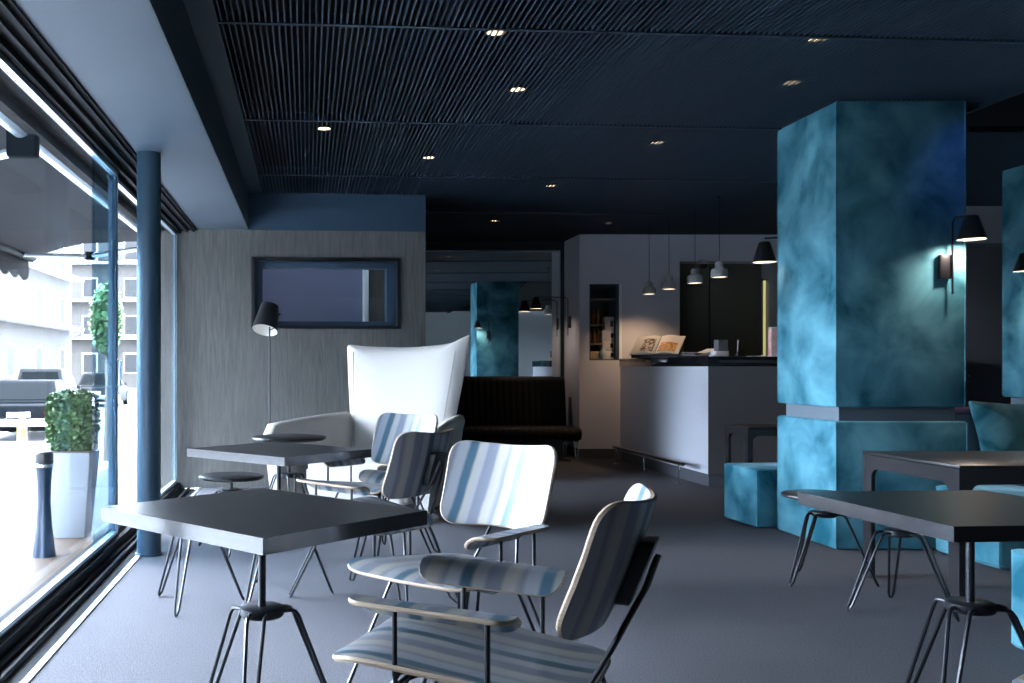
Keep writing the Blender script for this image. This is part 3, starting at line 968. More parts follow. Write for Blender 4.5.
# folded brochures lying on the counter
BR = thing('brochure', 'white curved brochure lying open on the counter corner', 'brochure', (3.97, 9.56, WT), R(14))
for k, dz in enumerate((0.0, 0.022)):
    m_ = MB()
    vs = []
    n_ = 14
    for i in range(n_ + 1):
        q = i / n_
        z_ = dz + 0.012 + 0.030 * (q - 0.35) ** 2 * 3.0 + (0.012 * q if k else 0)
        u_ = -0.15 + 0.30 * q
        vs += [(u_, -0.10, z_), (u_, 0.10, z_), (u_, 0.10, z_ + 0.003), (u_, -0.10, z_ + 0.003)]
    fs = [(i * 4 + j, i * 4 + (j + 1) % 4, (i + 1) * 4 + (j + 1) % 4, (i + 1) * 4 + j) for i in range(n_) for j in range(4)]
    fs += [(0, 1, 2, 3), (n_ * 4, n_ * 4 + 1, n_ * 4 + 2, n_ * 4 + 3)]
    m_.add(vs, fs).build('leaf', M['paper'], BR)
# grey card holder, pen, papers, pink pack
CB = thing('card_holder', 'dark grey card holder on a white block on the counter', 'holder', (4.06, 9.30, WT), R(8))
MB().box((-0.075, -0.05, 0), (0.055, 0.05, 0.055)).build('block', M['paper'], CB, bevel=0.003)
MB().prism(rrect(-0.05, -0.04, 0.06, 0.04, 0.012), lambda u, v: (u, v, 0.055), lambda u, v: (u, v, 0.165)).build('cup', M['greyp'], CB)
PN = thing('pen', 'white pen standing in a black holder on the counter', 'pen', (4.205, 9.25, WT))
MB().lathe([(0, 0), (0.028, 0), (0.028, 0.008), (0.012, 0.02), (0.009, 0.05), (0, 0.05)], n=18).build('holder', M['blackpaint'], PN)
MB().tube([(0, 0, 0.045), (0.006, 0, 0.165)], 0.0075, 10).build('barrel', M['wpaint'], PN)
tag(MB().box((-0.10, -0.06, 0), (0.10, 0.06, 0.008)).build('paper_stack', M['paper'], None, bevel=0.001, loc=(4.40, 9.22, WT)), 'flat pile of white papers on the counter beside the pen', 'papers')
tag(MB().box((-0.05, -0.04, 0), (0.05, 0.04, 0.014)).build('notepad', M['card'], None, bevel=0.001, loc=(3.93, 9.10, WT)), 'small pale notepad at the front edge of the counter corner', 'notepad')
PK = thing('pack', 'pink and white pack standing on the counter beside the pillar', 'pack', (4.50, 9.12, WT))
MB().box((-0.045, -0.03, 0), (0.045, 0.03, 0.27)).build('box', M['pink'], PK, bevel=0.004)
MB().box((-0.046, -0.031, 0.27), (0.046, 0.031, 0.285)).build('lid', M['paper'], PK, bevel=0.003)
# yellow light strip behind the bar
LS = thing('light_strip', 'thin yellow light strip standing behind the bar by the pillar', 'light', (5.87, 12.15, 0))
MB().box((-0.010, -0.010, 1.28), (0.010, 0.010, 2.25)).build('tube', M['led'], LS)
MB().box((-0.03, -0.02, 2.25), (0.03, 0.02, 2.275)).build('top_cap', M['chrome'], LS)
MB().box((-0.015, 0.012, 0.0), (0.015, 0.024, 2.26)).build('channel', M['chrome'], LS)

# niche contents
for k, (x_, z_, w_, h_) in enumerate(((3.79, NZ0 + 0.013, 0.135, 0.11), (3.775, NZ0 + 0.125, 0.155, 0.125), (3.775, NZ0 + 0.252, 0.165, 0.125), (3.79, NZ0 + 0.38, 0.12, 0.165))):
    nm = ('lowest', 'second lowest', 'third', 'topmost')[k]
    b_ = thing('gift_box', 'white card box in the wall niche, %s of its stack' % nm, 'box', (x_, 11.93, z_), 0, 'white boxes in the niche')
    MB().box((-w_ / 2, -0.06, 0), (w_ / 2, 0.06, h_)).build('carton', M['card'], b_, bevel=0.002)
    MB().box((w_ / 2 - 0.055, -0.0615, h_ * 0.25), (w_ / 2 - 0.02, -0.060, h_ * 0.7)).build('dark_emblem', M['blackpaint'], b_)
bt = None
for k, (x_, z_) in enumerate(((3.555, 1.68), (3.61, 1.68), (3.665, 1.68), (3.56, 1.44), (3.62, 1.44), (3.67, 1.44))):
    lab = '%s bottle from the left on the %s shelf of the wall niche' % (('first', 'second', 'third')[k % 3], 'upper' if k < 3 else 'lower')
    if bt is None:
        bt = thing('bottle', lab, 'bottle', (x_, 11.95, z_), 0, 'bottles in the niche')
        MB().lathe([(0, 0), (0.021, 0), (0.021, 0.11), (0.009, 0.15), (0.009, 0.19), (0, 0.19)], n=16).build('body', M['amber'], bt)
        MB().lathe([(0.0, 0.19), (0.0105, 0.19), (0.0105, 0.205), (0, 0.205)], n=12).build('cap', M['bottle'], bt)
    else:
        copy_tree(bt, (x_, 11.95, z_), 0, lab)
vs_ = thing('glass_jar', 'clear round jar at the bottom of the wall niche before the boxes', 'jar', (3.70, 11.855, NZ0 + 0.012))
MB().lathe([(0, 0), (0.03, 0), (0.045, 0.04), (0.04, 0.10), (0.018, 0.14), (0.02, 0.17), (0.017, 0.17), (0.015, 0.14), (0.036, 0.10), (0.041, 0.04), (0.028, 0.004), (0, 0.004)], n=24).build('jar_body', mat('pale_glaze', (0.42, 0.46, 0.52), 0.2), vs_)
tag(MB().prism(rrect(-0.075, -0.08, 0.075, 0.08, 0.02), lambda u, v: (u, v, 0), lambda u, v: (u, v, 0.10)).build('wooden_crate', mat('pale_wood', (0.42, 0.30, 0.18), 0.6), None, bevel=0.004, loc=(3.605, 11.95, NZ0 + 0.012)), 'pale wooden box at the bottom left of the wall niche', 'box')

# ================================================================== PENDANTS
def lamp_light(name, parent, loc, power, spot=None, col=(1.0, 0.80, 0.68), size=0.02):
    l = D.lights.new(name, 'SPOT' if spot else 'POINT')
    l.energy = power
    l.color = col
    l.shadow_soft_size = size
    if spot:
        l.spot_size = R(spot)
        l.spot_blend = 0.8
    o = D.objects.new(name, l)
    COL.objects.link(o)
    o.parent = parent
    o.location = loc
    return o
pend = None
for k, (x_, y_) in enumerate(((4.09, 11.33), (4.05, 10.60), (4.03, 9.84), (4.00, 9.19))):
    lab = 'grey concrete pendant lamp over the counter, %s' % ('farthest left, lighting the wall', 'second from the left', 'third from the left', 'rightmost of the four')[k]
    if pend is None:
        pend = thing('pendant_lamp', lab, 'lamp', (x_, y_, 2.012), 0, 'concrete pendants over the bar')
        prof = [(0.074, 0.0), (0.078, 0.012), (0.078, 0.055), (0.070, 0.078), (0.046, 0.088), (0.040, 0.10), (0.040, 0.138), (0.034, 0.150), (0, 0.150), (0, 0.140), (0.03, 0.135), (0.034, 0.085), (0.064, 0.070), (0.068, 0.012), (0.068, 0.0), (0.074, 0.0)]
        sh = MB().lathe(prof, n=32).build('lamp_shade', M['concrete_shade'], pend)
        MB().lathe([(0, 0.004), (0.066, 0.004), (0.066, 0.010), (0, 0.010)], n=28).build('diffuser', mat('pendant_diffuser', (1, 0.9, 0.8), 0.5, emit=(1.0, 0.80, 0.60), estr=1.3), pend)
        MB().tube([(0, 0, 0.148), (0, 0, 0.80)], 0.003, 6).build('cord', M['cord'], pend)
        MB().lathe([(0, 0.776), (0.03, 0.776), (0.03, 0.80), (0, 0.80)], n=18).build('ceiling_cup', M['cord'], pend)
        lamp_light('pendant_light', pend, (0, 0, -0.01), 17.0, 135, col=(1.0, 0.66, 0.38), size=0.05)
    else:
        pc = copy_tree(pend, (x_, y_, 2.012), 0, lab)
        for q in D.objects:
            if q.parent == pc and q.type == 'LIGHT':
                q.data = q.data.copy()
                q.data.energy = 2.5
# the wall near the first pendant gets the clearest pool of light
dc = thing('dome_camera', 'small white dome fixture on the header above the dark recess', 'camera', (4.91, 11.74, 2.46))
MB().lathe([(0, 0.0), (0.052, 0.0), (0.066, -0.02), (0.066, -0.045), (0, -0.045)], n=24, c=(0, 0, 0)).build('housing', M['card'], dc)
MB().lathe([(0.056, -0.045), (0.050, -0.075), (0.03, -0.098), (0, -0.105)], n=24).build('dome', M['blackpaint'], dc)
MB().box((-0.03, 0.02, -0.03), (0.03, 0.065, 0.03)).build('bracket', M['card'], dc)

# ================================================================== WALL LAMPS
def wall_lamp(label, loc, rz, arm, drop, power, up=0.20, plate_dz=0.0, tilt=0, side=0.0):
    """local +y = out of the wall, +x = along the wall; the rod rises from the plate and the arm swings to the shade"""
    t = thing('wall_lamp', label, 'lamp', loc, rz, 'black swing-arm wall lamps')
    MB().box((-0.035, 0.0, -0.075), (0.035, 0.028, 0.075)).build('wall_plate', M['blackpaint'], t, bevel=0.004)
    ex, ey = arm
    MB().tube([(side, 0.034, -0.17), (side, 0.034, up - 0.03), (side + 0.1 * ex, 0.034 + 0.1 * (ey - 0.034), up), (ex, ey, up)], 0.0065, 8).build('arm', M['blacksteel'], t)
    zc = up - drop
    tmx = Matrix.Translation(Vector((ex, ey, zc))) @ Matrix.Rotation(R(tilt), 4, 'Y')
    s_ = MB().lathe([(0, 0.145), (0.030, 0.145), (0.038, 0.138), (0.080, 0.0), (0.076, 0.0), (0.035, 0.13), (0, 0.134)], n=32, mtx=tmx).build('lamp_shade', M['shade'], t)
    MB().lathe([(0.0755, 0.001), (0.0345, 0.1295), (0, 0.1335)], n=32, mtx=tmx).build('lining', M['warmwhite'], s_)
    MB().lathe([(0, 0.11), (0.018, 0.10), (0.026, 0.06), (0.018, 0.035), (0, 0.028)], n=18, mtx=tmx).build('bulb', M['bulb'], s_)
    lp = tmx @ Vector((0, 0, 0.022))
    lamp_light('wall_lamp_light', t, lp, power, 165, size=0.03)
    return t
# on the front of the pillar, swung right
wall_lamp('black swing-arm wall lamp on the front of the teal pillar', (3.945, PY0, 1.76), R(180), (-0.085, 0.13), 0.145, 15.0, up=0.30, side=-0.035)
# on the back of the pillar, swung left past its edge
wall_lamp('black cone wall lamp sticking out left behind the teal pillar', (3.50, PY1, 1.76), 0, (-0.235, 0.16), 0.17, 6.0, up=0.30)
# left side of second pillar
wall_lamp('black wall lamp at the right edge of the photo, on the second pillar', (5.85, 7.44, 1.74), R(90), (0.06, 0.16), 0.14, 8.0, up=0.30)
# beside the mirror
wall_lamp('black swing-arm wall lamp beside the mirror, above the bench', (3.39, 12.20, 1.72), R(90), (-0.06, 0.46), 0.15, 3.5, up=0.32)

# ================================================================== DOWNLIGHTS above the slats
dl = None
spots = [(496, 33, 'nearest the camera, top centre of the photo'), (517, 90, 'bright one in the middle of the ceiling'), (816, 39, 'nearest the camera at right'),
         (789, 83, 'just left of and above the teal pillar'), (657, 143, 'between the mirror and the teal pillar, halfway'), (324, 129, 'nearest the window beam'),
         (429, 158, 'second nearest the window beam'), (551, 186, 'before the mirror, nearer one'), (494, 221, 'before the mirror, left far one'),
         (608, 223, 'above the wall niche'), (770, 240, 'over the bar beside the pillar')]
for px, py, wh in spots:
    zz = CEIL + 0.010
    y_ = 945 * (zz - H) / (367 - py)
    x_ = (px - 308) * y_ / 945
    if y_ > 12:
        y_ = 12.0
    lab = 'small warm downlight above the ceiling slats, ' + wh
    if dl is None:
        dl = thing('downlight', lab, 'light', (x_, y_, zz), 0, 'downlights in the slatted ceiling')
        MB().lathe([(0, 0.004), (0.045, 0.004), (0.045, 0.010), (0, 0.010)], n=20).build('lamp', M['bulb_spot'], dl)
        MB().lathe([(0.046, 0.0), (0.050, 0.0), (0.054, 0.012), (0.045, 0.20), (0, 0.203), (0, 0.19), (0.04, 0.18), (0.046, 0.0)], n=20).build('housing', M['blackpaint'], dl)
        lamp_light('downlight_beam', dl, (0, 0, -0.001), 0.8, 75, col=(1.0, 0.82, 0.6), size=0.03)
    else:
        copy_tree(dl, (x_, y_, zz), 0, lab)

# ================================================================== POUFS, BANQUETTE, BLACK TABLES
def pouf(label, x0, y0, w_, d_, h_=0.42, rz=0.0):
    t = thing('pouf', label, 'pouf', (x0 + w_ / 2, y0 + d_ / 2, 0), rz, 'teal velvet poufs')
    a, b = w_ / 2, d_ / 2
    pf = MB().box((-a, -b, 0.006), (a, b, h_ - 0.004)).build('cushion_body', M['velvet'], t, bevel=0.022, seg=3, smooth=70)
    pp = MB()
    for z_ in (h_ - 0.016, 0.026):
        pp.tube([(u, v, z_) for u, v in rrect(-a - 0.0005, -b - 0.0005, a + 0.0005, b + 0.0005, 0.03, 4)], 0.006, 6, closed=True)
    for sx in (-1, 1):
        for sy in (-1, 1):
            pp.tube([(sx * (a - 0.008), sy * (b - 0.008), 0.02), (sx * (a - 0.008), sy * (b - 0.008), h_ - 0.012)], 0.006, 6)
    pp.build('piping', M['velvet'], pf)
    return t
pouf('square teal velvet pouf on the carpet behind the pillar, left side', 3.14, 6.66, 0.46, 0.46, 0.425, R(4))
pouf('square teal pouf at the right edge, nearest the camera', 2.85, 3.29, 0.55, 0.55, 0.41, 0)
pouf('low teal velvet seat before the pillar, behind the black table', 3.86, 5.28, 0.50, 0.54, 0.42, 0)
pouf('low teal velvet seat at the right edge, next to the one before the pillar', 4.40, 5.28, 0.70, 0.54, 0.43, 0)

BQ = thing('banquette', 'teal velvet banquette between the two pillars', 'bench', (5.35, 6.85, 0))
MB().box((-1.0, -0.35, 0.02), (1.0, 0.30, 0.40)).build('seat', M['velvet'], BQ, bevel=0.02, seg=3)
MB().box((-1.0, 0.16, 0.40), (1.0, 0.30, 0.80)).build('back_panel', M['panelblue'], BQ, bevel=0.02, seg=3)
MB().box((-1.02, 0.14, 0.80), (1.02, 0.32, 0.835)).build('top_board', mat('mauve_board', (0.12, 0.07, 0.13), 0.5), BQ, bevel=0.003)
CU = round_poly([(0.30, 0.46), (0, 0.445), (-0.30, 0.47), (-0.285, 0.23), (-0.30, 0.0), (0.30, 0.0), (0.285, 0.23)], [0.02, 0.05, 0.02, 0.05, 0.02, 0.02, 0.05], 4, 3)
cu = thing('cushion', 'large teal cushion leaning on the banquette at the right', 'cushion', (5.14, 6.74, 0.405), 0)
MB().plate(CU, lambda u, v: (u, 0.16 * v / 0.46 + 0.02, v + 0.012), 0.02, rings=(1.0, 0.96, 0.88, 0.74, 0.5, 0.25), puff=lambda q: 0.010 + 0.06 * (1 - q ** 3)).build('cushion_body', M['velvet'], cu)
MB().tube([(u, 0.16 * v / 0.46 + 0.02, v + 0.012) for u, v in CU], 0.006, 6, closed=True).build('piping', M['velvet'], cu)


def frame_table(name, label, loc, w_, d_, h_, lt):
    """black table whose legs run into the apron with rounded inner corners"""
    t = thing(name, label, 'table', loc, 0, 'black frame tables')
    MB().box((-w_ / 2, -d_ / 2, h_ - 0.016), (w_ / 2, d_ / 2, h_)).build('tabletop', M['blacktop'], t, bevel=0.002)
    ap = h_ - 0.016 - lt * 1.3
    def face(L, r=0.05):
        # outline of one side: apron with two half legs, rounded inside corners
        a = L / 2
        pts = [(-a, 0), (-a, h_ - 0.018), (a, h_ - 0.018), (a, 0), (a - lt, 0)]
        for i in range(6):
            g = R(90 * i / 5)
            pts.append((a - lt * 1.0 - r + r * math.cos(g), ap - r + r * math.sin(g)))
        for i in range(6):
            g = R(90 + 90 * i / 5)
            pts.append((-a + lt + r + r * math.cos(g), ap - r + r * math.sin(g)))
        pts.append((-a + lt, 0))
        return pts
    e = 0.022
    for s_ in (-1, 1):
        MB().prism(face(w_), lambda u, v: (u, s_ * (d_ / 2 - 0.001), v), lambda u, v: (u, s_ * (d_ / 2 - e), v)).build('leg_frame', M['edgeband'], t)
    for s_ in (-1, 1):
        MB().prism(face(d_ - 2 * e - 0.002), lambda u, v: (s_ * (w_ / 2 - 0.001), u, v), lambda u, v: (s_ * (w_ / 2 - e), u, v)).build('leg_frame', M['edgeband'], t)
    return t
frame_table('lounge_table', 'wide black table at right with rounded leg corners, before the teal seats', (3.55, 4.795, 0), 1.02, 0.77, 0.68, 0.055)
frame_table('lounge_table', 'small black table behind the pouf, in front of the white counter', (3.60, 7.44, 0), 0.46, 0.40, 0.68, 0.040)

# blue accent light on the right of the pillar (a blue lamp hidden up in the black ceiling field)
bs = thing('accent_light', 'small blue accent spotlight up in the black ceiling at right', 'light', (4.45, 5.25, 2.80))
MB().lathe([(0.020, 0.0), (0.035, 0.0), (0.04, 0.01), (0.035, 0.03), (0, 0.032), (0, 0.028), (0.02, 0.02)], n=18).build('housing', M['blackpaint'], bs)
MB().lathe([(0, 0.004), (0.019, 0.004), (0.019, 0.008), (0, 0.008)], n=14).build('lamp', mat('blue_lamp', (0.1, 0.2, 1), 0.5, emit=(0.03, 0.12, 1.0), estr=4), bs)
ll = lamp_light('accent_beam', bs, (0, 0, -0.02), 2.6, 50, col=(0.02, 0.12, 1.0), size=0.02)
ll.rotation_euler = Vector((-0.34, 0.62, -0.40)).to_track_quat('-Z', 'Y').to_euler()

# ================================================================== OUTDOORS
AW = thing('awning', 'grey fabric awning hanging out over the shop window', 'awning', (-1.5, 4.0, 2.35))
yA, yB = -7.0, 5.5
can = MB()
NN = 12
vs = []
for i in range(NN + 1):
    q = i / NN
    x_ = -0.05 - 1.22 * q
    z_ = 0.06 - 0.05 * q - 0.42 * max(0.0, q - 0.55) ** 1.5
    vs += [(x_, yA, z_), (x_, yB, z_), (x_, yB, z_ + 0.012), (x_, yA, z_ + 0.012)]
fs = [(i * 4 + j, i * 4 + (j + 1) % 4, (i + 1) * 4 + (j + 1) % 4, (i + 1) * 4 + j) for i in range(NN) for j in range(4)]
fs += [(0, 1, 2, 3), (NN * 4, NN * 4 + 1, NN * 4 + 2, NN * 4 + 3)]
can.add(vs, fs).build('canopy', M['awning'], AW)
MB().tube([(-1.27, yA, -0.12), (-1.27, yB, -0.12)], 0.04, 12).build('front_bar', M['bracket'], AW)
# valance with a scalloped lower edge
sc_ = []
nS = 42
for i in range(nS * 6 + 1):
    y_ = yA + (yB - yA) * i / (nS * 6)
    sc_.append((y_, -0.30 - 0.05 * abs(math.sin(PI * i / 6))))
ol = [(yA, -0.12)] + sc_ + [(yB, -0.12)]
MB().prism(ol, lambda u, v: (-1.315, u, v), lambda u, v: (-1.307, u, v)).build('valance', M['valance'], AW)
MB().tube([(-0.02, yA, 0.05), (-0.02, yB, 0.05)], 0.05, 16).build('roller_tube', M['alu'], AW)
for y_ in (-3.0, 1.04, 5.1):
    br = MB().box((-0.10, y_ - 0.05, -0.10), (0.06, y_ + 0.05, 0.12)).build('bracket', M['bracket'], AW, bevel=0.02)
    MB().tube([(-0.06, y_, -0.06), (-0.68, y_ + 0.35, -0.10)], 0.025, 10).build('folding_arm', M['alu'], AW)
    MB().tube([(-0.68, y_ + 0.35, -0.10), (-1.26, y_, -0.13)], 0.02, 10).build('folding_arm', M['alu'], AW)
    MB().lathe([(0, -0.04), (0.05, -0.04), (0.05, 0.04), (0, 0.04)], (-0.68, y_ + 0.35, -0.10), n=16).build('elbow', M['bracket'], AW)

PT = thing('potted_shrub', 'clipped green shrub in a tall pale pot outside the window', 'plant', (-1.62, 6.51, -0.02))
MB().add(*(lambda: ([(sx * a, sy * a, z) for z, a in ((0, 0.105), (0.58, 0.155)) for sx, sy in ((-1, -1), (1, -1), (1, 1), (-1, 1))],
      [(3, 2, 1, 0), (0, 1, 5, 4), (1, 2, 6, 5), (2, 3, 7, 6), (3, 0, 4, 7), (4, 5, 6, 7)]))()).build('pot', M['pot'], PT, bevel=0.008)
MB().box((-0.14, -0.14, 0.575), (0.14, 0.14, 0.59)).build('soil', M['bark'], PT)
lf = MB()
rnd = random.Random(3)
for i in range(2600):
    # leaves over a rounded box
    d = Vector((rnd.uniform(-1, 1), rnd.uniform(-1, 1), rnd.uniform(-1, 1)))
    m_ = max(abs(d.x), abs(d.y), abs(d.z))
    d = d / m_ * 0.55 + d.normalized() * 0.5
    d *= rnd.uniform(0.8, 1.03)
    c = Vector((d.x * 0.16, d.y * 0.16, 0.785 + d.z * 0.205))
    u = Vector((rnd.gauss(0, 1), rnd.gauss(0, 1), rnd.gauss(0, 1))).normalized()
    v = u.orthogonal().normalized()
    s_ = rnd.uniform(0.010, 0.017)
    lf.add([c - u * s_ * 1.5, c + v * s_, c + u * s_ * 1.5, c - v * s_], [(0, 1, 2, 3)])
lf.build('foliage', M['leaf'], PT)
MB().lathe([(0, 0.59), (0.10, 0.60), (0.125, 0.70), (0.13, 0.85), (0.10, 0.93), (0, 0.95)], n=12).build('inner_growth', mat('shrub_core', (0.04, 0.10, 0.02), 0.9), PT)

BI = thing('ash_bin', 'dark blue hourglass-shaped bin standing beside the pale pot', 'bin', (-1.62, 5.80, -0.02))
MB().lathe([(0, 0), (0.072, 0), (0.068, 0.03), (0.050, 0.18), (0.040, 0.34), (0.044, 0.46), (0.053, 0.55), (0, 0.55)], n=24).build('body', M['binmat'], BI)
MB().lathe([(0.053, 0.55), (0.057, 0.56), (0.057, 0.63), (0.047, 0.64), (0, 0.64)], n=24).build('top', M['blackpaint'], BI)
MB().lathe([(0.0545, 0.545), (0.059, 0.55), (0.059, 0.565), (0.055, 0.57)], n=24).build('ring', M['chrome'], BI)
BO = thing('bollard', 'white bollard with a yellow band at the kerb outside', 'bollard', (-3.45, 11.4, -0.14))
MB().lathe([(0, 0), (0.055, 0), (0.055, 0.62), (0.045, 0.65), (0, 0.66)], n=20).build('post', M['wpaint'], BO)
MB().lathe([(0.055, 0.42), (0.0575, 0.42), (0.0575, 0.55), (0.055, 0.55)], n=20).build('band', M['yellow'], BO)


def car(label, loc, rz, paint, L, W, Hh, style):
    t = thing('car', label, 'car', loc, rz)
    # side profile, x = length (front +), z
    if style == 'suv':
        low = [(-L / 2, 0.35), (-L / 2 + 0.02, 0.95), (L / 2 - 1.0, 0.98), (L / 2 - 0.1, 0.82), (L / 2, 0.60), (L / 2 - 0.02, 0.32)]
        cab = [(-L / 2 + 0.06, 0.93), (-L / 2 + 0.28, Hh), (L / 2 - 2.1, Hh), (L / 2 - 1.15, 0.96)]
    else:
        low = [(-L / 2, 0.38), (-L / 2 + 0.05, 0.85), (-L / 2 + 0.7, 0.92), (L / 2 - 1.2, 0.90), (L / 2 - 0.15, 0.72), (L / 2, 0.55), (L / 2 - 0.02, 0.30)]
        cab = [(-L / 2 + 0.35, 0.88), (-L / 2 + 1.05, Hh), (L / 2 - 2.1, Hh), (L / 2 - 1.25, 0.88)]
    low = low + [(L / 2 - 0.45, 0.22), (-L / 2 + 0.40, 0.22)]
    lo = round_poly(low, 0.06, 4, 2)
    MB().prism(lo, lambda u, v: (u, -W / 2, v), lambda u, v: (u, W / 2, v)).build('body', paint, t, bevel=0.04, seg=3)
    cb = round_poly(cab, 0.08, 4, 2)
    def cy(v):
        return W / 2 - 0.05 - 0.16 * (v - 0.9) / (Hh - 0.9)
    MB().prism(cb, lambda u, v: (u, -cy(v), v), lambda u, v: (u, cy(v), v)).build('cabin', paint, t, bevel=0.02, seg=2)
    # windows: rear, front and sides, a little proud of the cabin
    def panel(p, q, inset, name):
        (x0, z0), (x1, z1) = p, q
        dx, dz = x1 - x0, z1 - z0
        n_ = Vector((-dz, 0, dx)).normalized()
        if n_.x * (x0 - 0) < 0:
            n_ = -n_
        vs_ = []
        for o_ in (-0.01, 0.010):
            for a_, s_ in ((0.16, -1), (0.16, 1), (0.86, 1), (0.86, -1)):
                zz_ = z0 + dz * a_
                vs_.append((x0 + dx * a_ + n_.x * o_, s_ * (cy(zz_) - inset), zz_ + n_.z * o_))
        MB().add(vs_, [(0, 1, 2, 3), (4, 5, 6, 7), (0, 1, 5, 4), (1, 2, 6, 5), (2, 3, 7, 6), (3, 0, 4, 7)]).build(name, M['carglass'], t)
    panel(cab[0], cab[1], 0.10, 'rear_window')
    panel(cab[3], cab[2], 0.10, 'windscreen')
    for s_ in (-1, 1):
        xm = (cab[1][0] + cab[2][0]) / 2
        for (xa, xb, xc, xd) in ((cab[0][0] + 0.30, cab[1][0] + 0.10, xm - 0.05, xm - 0.05), (xm + 0.05, xm + 0.05, cab[2][0] - 0.08, cab[3][0] - 0.28)):
            z0, z1 = 0.97, Hh - 0.10
            vs_ = []
            for o_ in (-0.01, 0.008):
                for (xx, zz_) in ((xa, z0), (xb, z1), (xc, z1), (xd, z0)):
                    vs_.append((xx, s_ * (cy(zz_) + o_), zz_))
            MB().add(vs_, [(0, 1, 2, 3), (4, 5, 6, 7), (0, 1, 5, 4), (1, 2, 6, 5), (2, 3, 7, 6), (3, 0, 4, 7)]).build('side_window', M['carglass'], t)
    wm = Matrix.Rotation(R(90), 4, 'X')
    for sx in (-1, 1):
        for sy in (-1, 1):
            wx = sx * (L / 2 - 0.85)
            wh = MB().lathe([(0, -0.11), (0.20, -0.11), (0.30, -0.10), (0.325, -0.06), (0.325, 0.06), (0.30, 0.10), (0.20, 0.11), (0, 0.11)], (wx, sy * (W / 2 - 0.08), 0.325), 28, wm).build('wheel', M['tyre'], t)
            MB().lathe([(0, -0.125), (0.16, -0.12), (0.20, -0.112), (0.20, 0.112), (0.16, 0.12), (0, 0.125)], (wx, sy * (W / 2 - 0.08), 0.325), 20, wm).build('hubcap', M['alu'], wh)
    for s_ in (-1, 1):
        zt = 0.80 if style == 'suv' else 0.66
        MB().box((-L / 2 - 0.012, s_ * (W / 2 - 0.20) - 0.13, zt - 0.10), (-L / 2 + 0.12, s_ * (W / 2 - 0.20) + 0.13, zt + 0.07)).build('tail_light', M['taillight'], t, bevel=0.02)
        MB().box((L / 2 - 0.20, s_ * (W / 2 - 0.28) - 0.15, 0.58), (L / 2 - 0.01, s_ * (W / 2 - 0.28) + 0.15, 0.68)).build('headlight', M['alu'], t, bevel=0.02)
        MB().box((L / 2 - 1.75, s_ * (W / 2 + 0.05) - 0.07, 0.93), (L / 2 - 1.60, s_ * (W / 2 + 0.05) + 0.07, 1.06)).build('wing_mirror', paint, t, bevel=0.02)
    MB().box((-L / 2 - 0.04, -W / 2 + 0.10, 0.36), (-L / 2 + 0.1, W / 2 - 0.10, 0.54)).build('bumper', M['greyp'], t, bevel=0.03)
    MB().box((-L / 2 - 0.045, -0.26, 0.58), (-L / 2 + 0.05, 0.26, 0.69)).build('number_plate', M['paper'], t, bevel=0.004)
    return t
RZ = -0.6
car('dark blue saloon car parked outside at the left edge', (-6.95, 24.0, RZ), R(97), M['carblue'], 4.4, 1.75, 1.42, 'sedan')
car('silver estate car with roof, seen from the rear beyond the dark car', (-9.4, 34.5, RZ), R(95), M['carsilver'], 4.3, 1.78, 1.68, 'suv')
car('white car parked farthest up the street, partly behind the shrub', (-9.2, 42.5, RZ), R(92), M['carwhite'], 4.2, 1.75, 1.50, 'sedan')


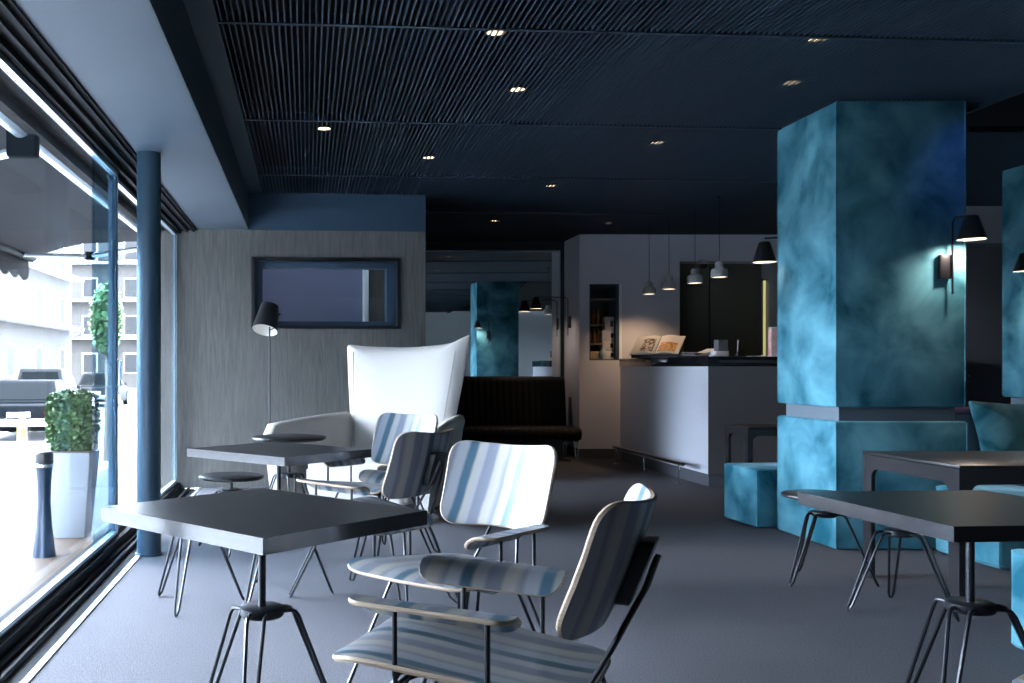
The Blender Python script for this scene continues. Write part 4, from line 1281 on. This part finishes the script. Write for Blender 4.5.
def building(label, x0, x1, y0, y1, h, rows, colsn, face):
    t = thing('building', label, 'building', ((x0 + x1) / 2, (y0 + y1) / 2, RZ))
    a, b = (x1 - x0) / 2, (y1 - y0) / 2
    MB().box((-a, -b, 0), (a, b, h)).build('walls', M['facade'], t)
    MB().box((-a - 0.3, -b - 0.3, h), (a + 0.3, b + 0.3, h + 0.35)).build('cornice', M['wpaint'], t)
    for r_ in range(rows):
        for c_ in range(colsn):
            z_ = 1.2 + r_ * 3.1
            if face == 'x':
                yy = -b + (c_ + 0.5) * 2 * b / colsn
                f_ = MB().box((a - 0.05, yy - 0.65, z_), (a + 0.06, yy + 0.65, z_ + 1.7)).build('window', M['wpaint'], t)
                MB().box((a + 0.0, yy - 0.55, z_ + 0.1), (a + 0.075, yy + 0.55, z_ + 1.6)).build('pane', M['facadeglass'], f_)
            else:
                xx = -a + (c_ + 0.5) * 2 * a / colsn
                f_ = MB().box((xx - 0.65, -b - 0.06, z_), (xx + 0.65, -b + 0.05, z_ + 1.7)).build('window', M['wpaint'], t)
                MB().box((xx - 0.55, -b - 0.075, z_ + 0.1), (xx + 0.55, -b, z_ + 1.6)).build('pane', M['facadeglass'], f_)
        if r_:
            if face == 'x':
                MB().box((a, -b + 0.5, 0.9 + r_ * 3.1), (a + 0.9, b - 0.5, 1.05 + r_ * 3.1)).build('balcony', M['wpaint'], t)
            else:
                MB().box((-a + 0.5, -b - 0.9, 0.9 + r_ * 3.1), (a - 0.5, -b, 1.05 + r_ * 3.1)).build('balcony', M['wpaint'], t)
    return t
building('cream building across the street, at the left edge of the view outside', -26, -15, 30, 60, 13, 4, 6, 'x')
building('cream building at the far end of the street', -30, -6, 78, 90, 14, 4, 7, 'y')

# street tree seen past the awning end
TR = thing('street_tree', 'dark green street tree beyond the window stile outside', 'tree', (-2.75, 12.9, -0.14))
MB().tube([(0, 0, 0), (0.02, 0, 0.9), (0.0, 0.03, 1.6)], [0.05, 0.04, 0.03], 8).build('trunk', M['bark'], TR)
lf = MB()
for i in range(1500):
    d = Vector((rnd.gauss(0, 1), rnd.gauss(0, 1), rnd.gauss(0, 1))).normalized() * rnd.uniform(0.5, 1.0)
    c = Vector((d.x * 0.22, d.y * 0.22, 1.95 + d.z * 0.50))
    u = Vector((rnd.gauss(0, 1), rnd.gauss(0, 1), rnd.gauss(0, 1))).normalized()
    v = u.orthogonal().normalized()
    s_ = rnd.uniform(0.025, 0.045)
    lf.add([c - u * s_ * 1.4, c + v * s_, c + u * s_ * 1.4, c - v * s_], [(0, 1, 2, 3)])
lf.build('foliage', M['leaf'], TR)
